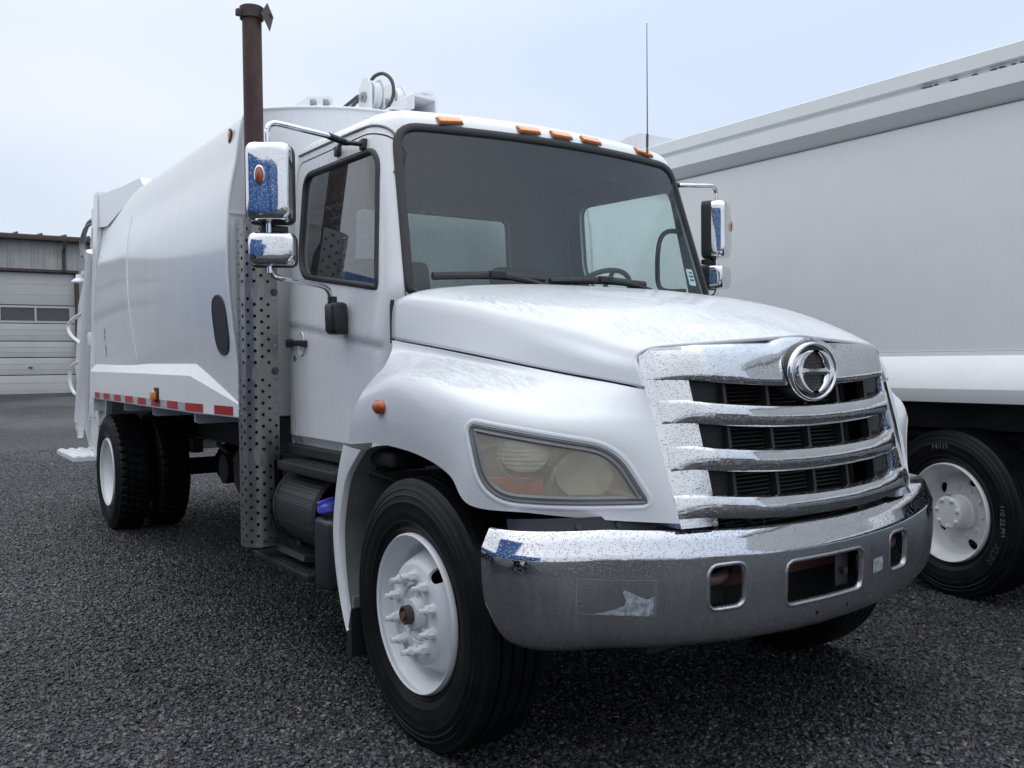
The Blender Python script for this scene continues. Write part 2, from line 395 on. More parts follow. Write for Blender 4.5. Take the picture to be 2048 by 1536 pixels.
def resample(P, n):
    P = [Vector(p) for p in P]; L = [0]
    for i in range(len(P)): L.append(L[-1]+(P[(i+1) % len(P)]-P[i]).length)
    out = []; j = 0
    for k in range(n):
        s = L[-1]*k/n
        while L[j+1] < s: j += 1
        t = (s-L[j])/max(1e-9, L[j+1]-L[j]); out.append(tuple(P[j].lerp(P[(j+1) % len(P)], t)))
    return out
def offset2(P, d):
    """positive d = inward for either winding"""
    n = len(P); A = sum(P[i][0]*P[(i+1) % n][1]-P[(i+1) % n][0]*P[i][1] for i in range(n)); sg = 1 if A > 0 else -1
    out = []
    for i in range(n):
        t = (Vector(P[(i+1) % n])-Vector(P[i-1])).normalized(); nn = Vector((-t.y, t.x))*sg
        out.append((P[i][0]+nn.x*d, P[i][1]+nn.y*d))
    return out
def project(bvh, o, d):
    h = bvh.ray_cast(Vector(o), Vector(d).normalized())
    if h[0] is None:
        h2 = bvh.find_nearest(Vector(o)+Vector(d).normalized()*Vector(d).length); return h2[0], h2[1]
    nn = h[1]
    if nn.dot(Vector(d)) > 0: nn = -nn
    return h[0], nn
def drape_ring(mb, outline, mapf, prof, mi=0):
    """prof: list of (inward offset, lift)"""
    rows = []
    for off, lift in prof:
        row = []
        for p in offset2(outline, off):
            q, nn = mapf(*p); row.append(q+nn*lift)
        rows.append(row)
    return mb.grid(rows, True, mi)
def drape_patch(mb, outline, mapf, lift, rings=10, mi=0):
    cx = sum(p[0] for p in outline)/len(outline); cy = sum(p[1] for p in outline)/len(outline)
    rows = []
    for k in range(rings, 0, -1):
        row = []
        for p in outline:
            q, nn = mapf(cx+(p[0]-cx)*k/rings, cy+(p[1]-cy)*k/rings); row.append(q+nn*lift)
        rows.append(row)
    o = len(mb.v); mb.grid(rows, True, mi)
    q, nn = mapf(cx, cy); b = len(mb.v); mb.v.append(tuple(q+nn*lift)); n = len(outline); st = b-n
    for i in range(n): mb.f.append((st+i, st+(i+1) % n, b)); mb.mi.append(mi)
    return mb
def solidify(ob, t, off=-1, matoff=0):
    md = ob.modifiers.new('s', 'SOLIDIFY'); md.thickness = t; md.offset = off; md.use_even_offset = True; md.material_offset = matoff
    apply_mods(ob)
def apply_mods(ob):
    dg = bpy.context.evaluated_depsgraph_get(); dg.update()
    me = bpy.data.meshes.new_from_object(ob.evaluated_get(dg)); old = ob.data
    ob.modifiers.clear(); ob.data = me; bpy.data.meshes.remove(old)
def boolean(ob, cutters, op='DIFFERENCE', angle=32):
    """cutters: MB list"""
    tmp = []
    for c in cutters:
        co = bpy.data.objects.new('cutter', c.mesh('cutter', 'black_plastic')); COL.objects.link(co); tmp.append(co)
        md = ob.modifiers.new('b', 'BOOLEAN'); md.operation = op; md.object = co; md.solver = 'EXACT'
    apply_mods(ob)
    for co in tmp:
        me = co.data; bpy.data.objects.remove(co); bpy.data.meshes.remove(me)
    while len(ob.data.materials) > 1 and ob.data.materials[-1] == M['black_plastic'] and 'keep' not in ob: break
    ob.data.set_sharp_from_angle(angle=radians(angle)); return ob
def copy_tree(o, parent=None, loc=None, rz=None, mirror=False):
    c = o.copy(); COL.objects.link(c)
    if loc is not None: c.location = loc
    if rz is not None: c.rotation_euler.z = rz
    c.parent = parent
    for ch in list(o.children): copy_tree(ch, c)
    return c
def text_mesh(body, size, extrude=.0, name='lettering', mat='print_black', bold=0.):
    cu = bpy.data.curves.new(name, 'FONT'); cu.body = body; cu.size = size; cu.extrude = extrude; cu.offset = bold; cu.align_x = 'CENTER'; cu.align_y = 'CENTER'
    to = bpy.data.objects.new(name, cu); COL.objects.link(to)
    dg = bpy.context.evaluated_depsgraph_get(); dg.update()
    me = bpy.data.meshes.new_from_object(to.evaluated_get(dg)); bpy.data.objects.remove(to)
    me.materials.clear(); me.materials.append(M[mat]); return me

# ------------------------------------------------------------------ ground
def gz(x, y):
    t = max(0., min(1., (y-9)/18.)); s = t*t*(3-2*t)
    return .67*s + .012*sin(x*1.3+y*.7)*cos(y*.9-x*.4)*(1 if y < 20 else .5)*max(0, min(1, (abs(x)-1.6)))
def axis(lims):
    out = []
    for a, b, st in lims:
        n = max(1, int(round((b-a)/st))); out += [a+(b-a)*i/n for i in range(n)]
    return out+[lims[-1][1]]
xs = axis([(-900, -60, 120), (-60, -12, 4), (-12, 9, .25), (9, 60, 4), (60, 900, 120)])
ys = axis([(-900, -60, 120), (-60, -10, 4), (-10, 32, .3), (32, 60, 3), (60, 900, 120)])
k = NT('wet_gravel')
v = k.n('ShaderNodeTexVoronoi', Vector=k.coord(), Scale=52.); v2 = k.n('ShaderNodeTexVoronoi', Vector=k.coord(), Scale=24.)
cs = k.t.nodes.new('ShaderNodeSeparateColor'); k.t.links.new(v.outputs['Color'], cs.inputs[0])
big = k.noise(.35, 5, .6); med = k.noise(2.2, 4)
spg = k.t.nodes.new('ShaderNodeSeparateXYZ'); k.t.links.new(k.coord().outputs[0], spg.inputs[0])
c = k.ramp(cs.outputs[0], [(0, (.006, .0065, .007)), (.7, (.022, .0235, .0255)), (1, (.052, .054, .057))])
c = k.mixc(k.math('MULTIPLY', k.ramp(med, [(.45, 0), (.75, 1)]), .35).outputs[0], c, (.03, .027, .024))
c = k.mixc(k.math('MULTIPLY', k.ramp(big, [(.45, 0), (.62, 1)]), k.ramp(k.math('MULTIPLY', spg.outputs['Y'], .05), [(.3, .12), (.8, .8)])).outputs[0], c, (.085, .088, .092))  # wet sheen painted in as paler patches, stronger with distance
p = k.n('ShaderNodeBsdfPrincipled', Base_Color=c, Roughness=k.ramp(k.math('ADD', cs.outputs[1], k.math('MULTIPLY', big, .3)), [(0, .30), (1, .75)]), Specular_IOR_Level=.5)
h = k.math('ADD', k.math('MULTIPLY', v.outputs['Distance'], -1.0), k.math('MULTIPLY', v2.outputs['Distance'], -.7))
k.set(p, 'Normal', k.bump(h, 1.0, .02)); M['wet_gravel'] = k.surf(p)
g = MB(); g.grid([[(x, y, gz(x, y)) for x in xs] for y in ys])
g.build('ground', 'wet_gravel', kind='structure', angle=60, recalc=False)

# loose stones: one uncountable cover, scattered with geometry nodes
k = NT('stone')
oi = k.t.nodes.new('ShaderNodeObjectInfo')
c = k.ramp(oi.outputs['Random'], [(0, (.006, .0065, .007)), (.45, (.017, .0185, .0205)), (.88, (.043, .0455, .049)), (.975, (.085, .085, .085)), (1, (.13, .10, .075))])
p = k.n('ShaderNodeBsdfPrincipled', Base_Color=c, Roughness=k.ramp(oi.outputs['Random'], [(0, .28), (.5, .5), (1, .33)]))
gp = k.t.nodes.new('ShaderNodeNewGeometry')
bn = k.n('ShaderNodeTexNoise', Vector=gp.outputs['Position'], Scale=.55, Detail=5, Roughness=.6); bn2 = k.n('ShaderNodeTexNoise', Vector=gp.outputs['Position'], Scale=1.7, Detail=4, Roughness=.6)
c2 = k.mixc(1., c, k.ramp(bn, [(.35, .62), (.5, 1.), (.66, 1.9)]), 'MULTIPLY')
c2 = k.mixc(k.math('MULTIPLY', k.ramp(bn2, [(.58, 0), (.72, 1)]), .5).outputs[0], c2, (.045, .036, .027)); k.set(p, 'Base Color', c2)
k.set(p, 'Normal', k.bump(k.noise(90, 2), .5, .003)); M['stone'] = k.surf(p)
def gravel():
    patch = MB()
    X = axis([(-6.5, 4.5, .5)]); Y = axis([(-3.2, 14, .5)])
    patch.grid([[(x, y, gz(x, y)+.001) for x in X] for y in Y])
    ob = patch.build('gravel', 'stone', kind='stuff', recalc=False)
    ng = bpy.data.node_groups.new('scatter', 'GeometryNodeTree')
    ng.interface.new_socket('Geometry', in_out='INPUT', socket_type='NodeSocketGeometry'); ng.interface.new_socket('Geometry', in_out='OUTPUT', socket_type='NodeSocketGeometry')
    N = ng.nodes.new; L = ng.links.new
    gi = N('NodeGroupInput'); go = N('NodeGroupOutput')
    dp = N('GeometryNodeDistributePointsOnFaces'); dp.inputs['Density'].default_value = 2300
    pos = N('GeometryNodeInputPosition'); sp = N('ShaderNodeSeparateXYZ'); L(pos.outputs[0], sp.inputs[0])
    mr = N('ShaderNodeMapRange'); mr.inputs[1].default_value = 5; mr.inputs[2].default_value = 14; mr.inputs[3].default_value = 4600; mr.inputs[4].default_value = 400
    L(sp.outputs['Y'], mr.inputs[0]); L(mr.outputs[0], dp.inputs['Density'])
    L(gi.outputs[0], dp.inputs['Mesh'])
    ico = N('GeometryNodeMeshIcoSphere'); ico.inputs['Radius'].default_value = .0092; ico.inputs['Subdivisions'].default_value = 2
    ns = N('ShaderNodeTexNoise'); ns.inputs['Scale'].default_value = 70
    sub = N('ShaderNodeVectorMath'); sub.operation = 'SUBTRACT'; sub.inputs[1].default_value = (.5, .5, .5); L(ns.outputs['Color'], sub.inputs[0])
    scl = N('ShaderNodeVectorMath'); scl.operation = 'SCALE'; scl.inputs['Scale'].default_value = .015; L(sub.outputs[0], scl.inputs[0])
    spn = N('GeometryNodeSetPosition'); L(ico.outputs[0], spn.inputs[0]); L(scl.outputs[0], spn.inputs['Offset'])
    tf = N('GeometryNodeTransform'); tf.inputs['Scale'].default_value = (1.15, .85, .6); L(spn.outputs[0], tf.inputs[0])
    sm = N('GeometryNodeSetMaterial'); sm.inputs['Material'].default_value = M['stone']; L(tf.outputs[0], sm.inputs[0])
    iop = N('GeometryNodeInstanceOnPoints'); L(dp.outputs[0], iop.inputs[0]); L(sm.outputs[0], iop.inputs['Instance'])
    rv = N('FunctionNodeRandomValue'); rv.data_type = 'FLOAT_VECTOR'; rv.inputs[0].default_value = (-.55, -.55, 0); rv.inputs[1].default_value = (.55, .55, 6.28)
    rs = N('FunctionNodeRandomValue'); rs.data_type = 'FLOAT'; rs.inputs[2].default_value = .35; rs.inputs[3].default_value = 1.35
    L(rv.outputs[0], iop.inputs['Rotation']); 
    pw = N('ShaderNodeMath'); pw.operation = 'POWER'; L(rs.outputs[1], pw.inputs[0]); pw.inputs[1].default_value = 1.25; L(pw.outputs[0], iop.inputs['Scale'])
    rm = N('GeometryNodeRealizeInstances')
    L(iop.outputs[0], go.inputs[0])
    md = ob.modifiers.new('scatter', 'NODES'); md.node_group = ng
    return ob
gravel()
# a few tufts of dead grass and weeds between the trucks
k = NT('dry_grass'); oi = k.noise(8, 2)
p = k.n('ShaderNodeBsdfPrincipled', Base_Color=k.ramp(oi, [(.3, (.07, .05, .022)), (.7, (.16, .115, .05))]), Roughness=.8); M['dry_grass'] = k.surf(p)
gr = MB()
for cx, cy, n, sp_ in ((1.62, 1.05, 70, .14), (2.05, .62, 40, .16), (2.0, -.1, 26, .10), (1.35, .75, 24, .09), (2.25, .2, 14, .06)):
    for i in range(n):
        x = cx+random.gauss(0, sp_); y = cy+random.gauss(0, sp_); a = random.uniform(0, 6.28); L_ = random.uniform(.012, .04)
        b = Vector((x, y, gz(x, y)+.004)); d = Vector((cos(a), sin(a), random.uniform(.1, .8))).normalized()*L_; s_ = Vector((-sin(a), cos(a), 0))*.0009
        gr.add([b-s_, b+s_, b+d*.6+s_*.6, b+d+Vector((0, 0, -.008))], [(0, 1, 2, 3)])
gr.build('dry_grass', 'dry_grass', kind='stuff', recalc=False)

# ------------------------------------------------------------------ wheels
def tyre_mesh(R=.515, hw=.142, kind='rib', seg=120):
    prof = [(.288, -.100), (.296, -.113), (.318, -.122), (.322, -.126), (.327, -.124), (.345, -.134), (.349, -.1365), (.353, -.136), (.365, -.140), (.395, -.1435), (.420, -.142), (.424, -.1435), (.428, -.141), (.445, -.138), (.449, -.140), (.453, -.137), (.468, -.131), (.471, -.133), (.475, -.129), (.488, -.123)]
    half = [(R-.012, -.118), (R-.004, -.110)]
    if kind == 'rib':
        tread = []
        for gx in (-.072, -.026, .026, .072):
            tread += [(R, gx-.0055), (R-.014, gx-.0035), (R-.014, gx+.0035), (R, gx+.0055)]
    else:
        tread = [(R, -.098), (R, -.064), (R-.014, -.060), (R-.014, -.055), (R, -.051), (R, -.006), (R-.012, -.003), (R-.012, .003), (R, .006), (R, .051), (R-.014, .055), (R-.014, .060), (R, .064), (R, .098)]
    P = prof+half+tread+[(r, -x) for r, x in (prof+half)[::-1]]
    P += [(.2865, .098), (.2865, -.098)]
    mb = MB()
    if kind == 'rib': mb.lathe(P, seg, close=True)
    else:
        N = 220; rows = []
        for r, x in P:
            row = []
            for j in range(N):
                rr = r; ax = abs(x)
                if r > R-.0125 and ax < .119:
                    ph = (j + (0 if ax > .058 else (2 if x > 0 else 3))) % 5
                    if ph == 0: rr = min(r, R-.0135)
                th = 2*pi*(j+(.0 if ax < .058 else .3*(ax-.058)/.05))/N
                row.append((x, rr*cos(th), rr*sin(th)))
            rows.append(row)
        rows.append(rows[0]); mb.grid(rows, True)
    return mb.mesh('tyre', 'tyre_rubber', 28)
TY = {'rib': tyre_mesh(), 'lug': tyre_mesh(kind='lug'), 'wide': tyre_mesh(kind='lug')}
FL = -.115   # outer flange plane relative to the tyre centre
def rim_mesh(style):
    lip = [(.2925, -.020), (.2985, -.012), (.2995, 0.), (.2985, .004), (.2935, .010), (.288, .020), (.280, .034), (.268, .046), (.262, .060)]
    if style == 'front': p = lip+[(.258, .085), (.250, .098), (.240, .094), (.228, .075), (.216, .050), (.205, .026), (.196, .010), (.188, .002), (.178, -.002), (.112, -.002), (.110, .004), (.108, .030)]
    else: p = lip+[(.258, .10), (.252, .130), (.243, .142), (.228, .145), (.205, .138), (.185, .128), (.170, .124), (.112, .124), (.110, .13), (.108, .15)]
    back = [(.25, .19), (.262, .20), (.29, .215), (.292, .235), (.262, .205)]
    mb = MB(); mb.lathe([(r, FL+x) for r, x in p], 72)
    ob = mb.build('rim', 'white_wheel', angle=40, recalc=True)
    solidify(ob, .010, off=0)
    hs = []
    angs = (52, 232) if style == 'front' else [36+72*i for i in range(5)]
    if style != 'front': angs = [70+72*i for i in range(5)]
    for a in angs:
        a = radians(a); rr = .213 if style == 'front' else .205
        c = MB(); c.cyl((-.3, -rr*cos(a), rr*sin(a)), (.3, -rr*cos(a), rr*sin(a)), .033, 20); hs.append(c)
    boolean(ob, hs, angle=40)
    # back of the barrel so that nothing shows through
    me = ob.data; bpy.data.objects.remove(ob); return me
RIM = {'front': rim_mesh('front'), 'dish': rim_mesh('dish')}
def hexnut(mb, x0, x1, cy, cz, r, mi=0):
    mb.ext([(cy+r*cos(pi/3*i+.2), cz+r*sin(pi/3*i+.2)) for i in range(6)], 'x', x0, x1, mi)
nm = MB(); nm.cyl((0, 0, 0), (-.006, 0, 0), .024, 16); hexnut(nm, -.006, -.030, 0, 0, .0195); nm.cyl((-.030, 0, 0), (-.036, 0, 0), .016, 14); nm.cyl((-.036, 0, 0), (-.062, 0, 0), .0105, 12); NUT = nm.mesh('lug_nut', 'white_wheel')
nm = MB(); nm.cyl((0, 0, 0), (-.010, 0, 0), .012, 10); nm.cyl((-.010, 0, 0), (-.016, 0, 0), .008, 10); BOLT = nm.mesh('hub_bolt', 'white_wheel')
drum = MB(); drum.lathe([(.02, .03), (.20, .03), (.215, .05), (.215, .20), (.02, .20)], 40); drum.lathe([(.05, .15), (.272, .15), (.272, -.02+.09), (.262, .07)], 40)
DRUM = drum.mesh('brake_drum', 'chassis_black')
fh = MB(); fh.lathe([(.106, .02), (.104, .002), (.094, -.004), (.080, .004), (.074, .012), (.064, .012), (.058, -.016), (.055, -.030), (.0, -.030)], 36)
for i in range(5):
    a = 2*pi*i/5+.3; fh.box((.004+FL*0, .082*cos(a), .082*sin(a)), (.02, .04, .014), Matrix.Rotation(a, 3, 'X'))
HUBF = fh.mesh('hub', 'white_wheel')
fc = MB(); fc.lathe([(.036, -.03), (.036, -.056), (.031, -.060), (.026, -.056), (.026, -.050), (.0, -.050)], 28); CAPF = fc.mesh('hub_cap', 'rust_dark')
fc = MB(); fc.cyl((-.05, 0, 0), (-.063, 0, 0), .014, 14); CAPB = fc.mesh('cap_plug', 'rust_red')
dh = MB(); dh.lathe([(.108, .13), (.106, .09), (.092, .085), (.090, .0), (.082, -.006)], 40); HUBD = dh.mesh('hub', 'white_wheel')
dh = MB(); dh.lathe([(.112, .123), (.095, .112), (.06, .106), (0, .105)], 32); PLUG = dh.mesh('hub', 'white_wheel')
dh = MB(); dh.lathe([(.098, .004), (.098, -.008), (.092, -.012), (.0, -.014)], 40); CAPD = dh.mesh('hub_cap', 'white_wheel')
def sub(name, me, parent, loc=(0, 0, 0), rx=0.):
    o = bpy.data.objects.new(name, me); COL.objects.link(o); o.parent = parent; o.location = loc; o.rotation_euler = (rx, 0, 0); return o
def wheel(parent, c, side, style='front', tyre='rib', spin=0., nuts=True):
    """side -1: outer face towards -x"""
    w = bpy.data.objects.new('wheel', RIM[style]); place(w, parent, c); w.rotation_euler = (0, 0, 0 if side < 0 else pi)
    sub('tyre', TY.get(tyre, TY['rib']), w); sub('brake_drum', DRUM, w)
    if not nuts:
        if style == 'dish': sub('hub', PLUG, w, (FL, 0, 0))
        return w
    if style == 'front':
        sub('hub', HUBF, w, (FL, 0, 0)); sub('hub_cap', CAPF, w, (FL, 0, 0)); sub('cap_plug', CAPB, w, (FL, 0, 0))
        for i in range(10):
            a = 2*pi*(i+.35)/10+spin; sub('lug_nut', NUT, w, (FL-.006, .143*cos(a), .143*sin(a)), random.uniform(0, 1))
    else:
        sub('hub', HUBD, w, (FL, 0, 0)); sub('hub_cap', CAPD, w, (FL, 0, 0))
        for i in range(10):
            a = 2*pi*(i+.2)/10; sub('lug_nut', BOLT, w, (FL+.119, .143*cos(a), .143*sin(a)))
        for i in range(7):
            a = 2*pi*i/7+.2; sub('hub_bolt', BOLT, w, (FL-.012, .082*cos(a), .082*sin(a)))
    return w

# ------------------------------------------------------------------ workshop building
BZ = .66
def workshop():
    t = thing('workshop', 'pale metal workshop with white sectional garage doors, far left behind the white truck', 'building', (0, 27, BZ))
    M['cladding'] = simple('cladding', (.42, .43, .42), .5, noise=.14, nsc=2.5, bump=.1)
    M['door_white'] = simple('door_white', (.52, .52, .51), .45, noise=.06, nsc=1.5)
    M['trim_brown'] = simple('trim_brown', (.075, .05, .045), .6)
    M['roof_brown'] = simple('roof_brown', (.09, .075, .07), .6)
    M['pane_dark'] = simple('pane_dark', (.07, .075, .08), .08)
    zt, zd = 5.08-.0, 4.15
    x0, x1 = -16., 14.; doors = [(-12.0, -8.2), (-6.9, -3.1), (-1.98, 1.93), (7.2, 11.0)]
    wall = MB()
    wall.box(((x0+x1)/2, 33.2, (zt+BZ)/2-.3), (x1-x0-.1, 12.0, zt-BZ+.55))
    w = wall.build('wall', 'cladding', t)
    # upper cladding band and piers made of single ribbed sheets
    def sheet(a, b, z0, z1):
        s = MB(); y = 27.0
        n = max(1, round((b-a)/.30)); st = (b-a)/n; pts = []
        for i in range(n):
            q = a+i*st; pts += [(q, 0), (q+.012, -.035), (q+.045, -.035), (q+.060, 0), (q+st*.5, -.0), (q+st*.5+.01, -.008), (q+st*.5+.03, 0)]
        pts.append((b, 0))
        rows = [[(p, y+d, z) for p, d in pts] for z in (z0, z1)]
        s.grid(rows); o = s.build('cladding_sheet', 'cladding', w, angle=20); return o
    e = [x0]+[v for d in doors for v in d]+[x1]
    for i in range(0, len(e), 2):
        a, b = e[i], e[i+1]
        if b-a > .05: sheet(a, b, BZ-.3, zd)
    x = x0
    while x < x1-.01:
        sheet(x, min(x+.9, x1), zd, zt-.04); x += .9
    rf = MB(); rf.ext([(26.72, zt-.05), (26.72, zt+.10), (33.2, zt+.60), (39.6, zt+.10), (39.6, zt-.05), (33.2, zt+.4)], 'x', x0-.25, x1+.25)
    roof = rf.build('roof', 'roof_brown', t)
    rib = MB(); rib.ext([(26.70, zt+.09), (26.70, zt+.15), (33.2, zt+.66), (33.2, zt+.58)], 'x', -.025, .025); rme = rib.mesh('roof_rib', 'roof_brown')
    for i in range(48):
        xx = x0+.3+i*.62
        if xx < x1: place(bpy.data.objects.new('roof_rib', rme), roof, (xx, 0, 0))
    gt = MB(); gt.box(((x0+x1)/2, 26.66, zt+.01), (x1-x0+.5, .11, .13), bev=.01); gt.build('gutter', 'trim_brown', t)
    dp = MB(); dp.tube([(1.62, 26.62, zt-.02), (1.62, 26.70, zt-.25), (1.62, 26.86, zt-.35), (1.62, 26.90, zt-.9)], .045, 8); dp.tube([(2.55, 26.62, zt-.02), (2.55, 26.86, zt-.3), (2.55, 26.90, BZ)], .05, 8)
    dp.build('downpipe', 'trim_brown', t)
    for a, b in doors:
        dr = MB(); dr.box(((a+b)/2, 27.14, (zd+BZ)/2-.2), (b-a, .04, zd-BZ+.3)); d = dr.build('garage_door', 'trim_brown', t)
        rows = [BZ-.10, 1.20, 1.70, 2.17, 2.68, 3.20, zd-.02]
        for i in range(len(rows)-1):
            z0, z1 = rows[i]+.012, rows[i+1]-.012
            pn = MB()
            if i == 4:   # glazed row
                n = 4; wd = (b-a-.28)/n; pn.box((a+.075, 27.09, (z0+z1)/2), (.13, .05, z1-z0)); pn.box((b-.075, 27.09, (z0+z1)/2), (.13, .05, z1-z0))
                for q in range(n):
                    p0 = a+.14+q*wd; fr = .025
                    pn.box((p0+wd/2, 27.09, z0+.03), (wd, .05, .06)); pn.box((p0+wd/2, 27.09, z1-.03), (wd, .05, .06)); pn.box((p0+fr/2, 27.088, (z0+z1)/2), (fr, .05, z1-z0)); pn.box((p0+wd-fr/2, 27.087, (z0+z1)/2), (fr, .05, z1-z0))
                    g_ = MB(); g_.box((p0+wd/2, 27.105, (z0+z1)/2), (wd-2*fr, .01, z1-z0-.12)); g_.build('pane', 'pane_dark', d)
            else:
                pn.box(((a+b)/2, 27.09, (z0+z1)/2), (b-a-.02, .05, z1-z0), bev=.008)
                for q in (.33, .66): pn.box(((a+b)/2, 27.062, z0+(z1-z0)*q), (b-a-.04, .006, .012))
            pn.build('door_panel', 'door_white', d)
        fr = MB(); fr.box((a-.04, 27.0, (zd+BZ)/2), (.09, .2, zd-BZ+.08)); fr.box((b+.04, 27.0, (zd+BZ)/2), (.09, .2, zd-BZ+.08)); fr.box(((a+b)/2, 27.0, zd+.04), (b-a+.16, .18, .07))
        fr.build('door_frame', 'trim_brown', t)
    lk = MB(); lk.box((.97-.25, 27.05, 1.42), (.10, .05, .04)); lk.build('door_handle', 'dark_steel', t)
workshop()

# ------------------------------------------------------------------ trailer on the right
def trailer():
    t = thing('dump_trailer', 'long grey-white box trailer with smooth sides and white wheels, parked right of the white truck', 'trailer', (3.75, 1.2, 0))
    XL, XR = 2.52, 5.0; y0, y1 = -3.4, 9.2
    def shell(prof, name, mat, ya=y0, yb=y1, **kw):
        mb = MB(); mb.ext(prof, 'y', ya, yb); return mb.build(name, mat, t, **kw)
    X = XL
    # prof in (x,z)
    b = shell([(X, 1.49), (X, 2.905), (XR, 2.905), (XR, 1.49)], 'box', 'white_trailer')
    k = MB(); k.box((X-.003, (y0+y1)/2, 2.897), (.008, y1-y0, .006)); k.build('seam', 'dark_steel', b)
    # upper rail: slanted underside, face, ledge, groove, top rail
    for side in (0, 1):
        S = (lambda x: x) if side == 0 else (lambda x: XL+XR-x)
        shell([(S(X+.02), 2.906), (S(X-.004), 2.906), (S(X-.085), 2.978), (S(X-.085), 3.075), (S(X-.03), 3.093), (S(X+.02), 3.093)], 'side_rail', 'white_trailer')
        shell([(S(X+.02), 3.094), (S(X-.028), 3.094), (S(X-.028), 3.112), (S(X-.062), 3.122), (S(X-.062), 3.205), (S(X-.045), 3.214), (S(X+.02), 3.214)], 'top_rail', 'white_trailer')
        shell([(S(X+.02), 1.488), (S(X-.008), 1.488), (S(X-.008), 1.462), (S(X-.014), 1.456), (S(X-.115), 1.270), (S(X-.115), 1.264), (S(X-.085), 1.186), (S(X+.02), 1.186)], 'bottom_rail', 'white_rail')
    sc_ = MB(); random.seed(11)
    for i in range(26):
        y = random.uniform(.1, .95); l = random.uniform(.008, .035); sc_.box((X-.034, y, 3.0925+random.uniform(0, .003)), (.046, l, .0025), Matrix.Rotation(random.uniform(-.4, .4), 3, 'X'))
    sc_.build('peeling_sealant', simple('sealant_grey', (.16, .155, .15), .8), t, kind='stuff')
    # panel joints
    f = shell([(X+.3, 1.00), (X+.3, 1.19), (X+.5, 1.19), (X+.5, 1.00)], 'frame_rail', 'chassis_black'); shell([(XR-.5, 1.0), (XR-.5, 1.19), (XR-.3, 1.19), (XR-.3, 1.0)], 'frame_rail', 'chassis_black')
    fl = MB(); fl.box(((X+XR)/2, (y0+y1)/2, 1.22), (XR-X-.06, y1-y0-.06, .10)); fl.build('floor', 'chassis_black', t)
    # raised hood at the far end
    hd = MB(); hd.ext([(3.66, 3.2), (3.66, 3.415), (3.84, 3.42), (4.6, 3.2)], 'x', 2.66, XR-.16); hd.build('tailgate_hood', 'white_trailer', t)
    for (wx, sd, ty) in ((2.56-FL+.0, -1, 'rib'), (2.56-FL+.33, 1, 'inner'), (XR-.12+FL, 1, 'rib'), (XR-.12+FL-.33, -1, 'inner')):
        for wy in (.812, 2.14, 7.2):
            if wy < 1 and ty == 'inner': continue
            w_ = wheel(t, (wx, wy, .505), sd, 'dish', ty, nuts=(abs(wx-(2.56-FL)) < .01 and wy < 2))
            if wy < 1 and abs(wx-(2.56-FL)) < .01: w_.rotation_euler.z = radians(-14)
    for wy in (.812, 2.14, 7.2):
        ax = MB(); ax.cyl((2.7, wy, .505), (4.85, wy, .505), .07, 14); ax.box((3.0, wy, .74), (.1, .5, .35)); ax.box((4.6, wy, .74), (.1, .5, .35)); ax.build('axle', 'chassis_black', t)
    mf = MB(); mf.box((3.6, 1.5, .80), (1.2, 2.6, .3)); mf.tube([(3.0, -.2, .95), (3.0, 3.5, .92)], .05); mf.build('underbody', 'chassis_black', t)
    # chalk marks and moulded letters on the near tyre
    def mark(body, size, ang, r, mat, bold=0.):
        me = text_mesh(body, size, .0006, 'chalk_mark' if mat == 'chalk' else 'moulded_letters', mat, bold)
        o = bpy.data.objects.new(me.name, me); COL.objects.link(o)
        # text plane facing -x : local x -> -y (reads left to right seen from -x side is +y -> ... ), local y -> up
        a = radians(ang)   # angle clockwise from the top as seen from outside
        base = Matrix(((0, 0, -1, 0), (-1, 0, 0, 0), (0, 1, 0, 0), (0, 0, 0, 1)))
        rot = Matrix.Rotation(a, 4, 'X')
        xo = 2.56-FL-(.1430 if r > .36 else .1345)-.0006
        mw = Matrix.Translation((2.56-FL, .812, .505)) @ Matrix.Rotation(radians(-14), 4, 'Z') @ Matrix.Translation((xo-2.56+FL, 0, 0)) @ rot @ Matrix.Translation((0, 0, r)) @ base
        o.matrix_basis = mw
        w = [c for c in t.children if c.name.startswith('wheel')][0]
        o.parent = w; o.matrix_parent_inverse = world_m(w).inverted()
    mark('14/115', .046, -6, .405, 'chalk', -.0008); mark('110 22.PH', .044, 88, .410, 'chalk', -.0008)
    mark('XLIN', .060, 118, .395, 'dull_letters', .001)
trailer()

# ================================================================== THE WHITE REAR-LOADING TRUCK
T = thing('garbage_truck', 'white rear-loading garbage truck with chrome grille and bumper, in front of the camera', 'garbage truck', (0, 3, 0))
WX = -1.13
for sgn in (-1, 1):
    wheel(T, (sgn*(1.13+FL), .83, .505), sgn, 'front', 'rib', spin=.1)
    wheel(T, (sgn*(1.13+FL), 6.53, .505), sgn, 'dish', 'lug', nuts=False)
    wheel(T, (sgn*(1.13+FL-.335), 6.53, .505), -sgn, 'dish', 'lug', nuts=False)

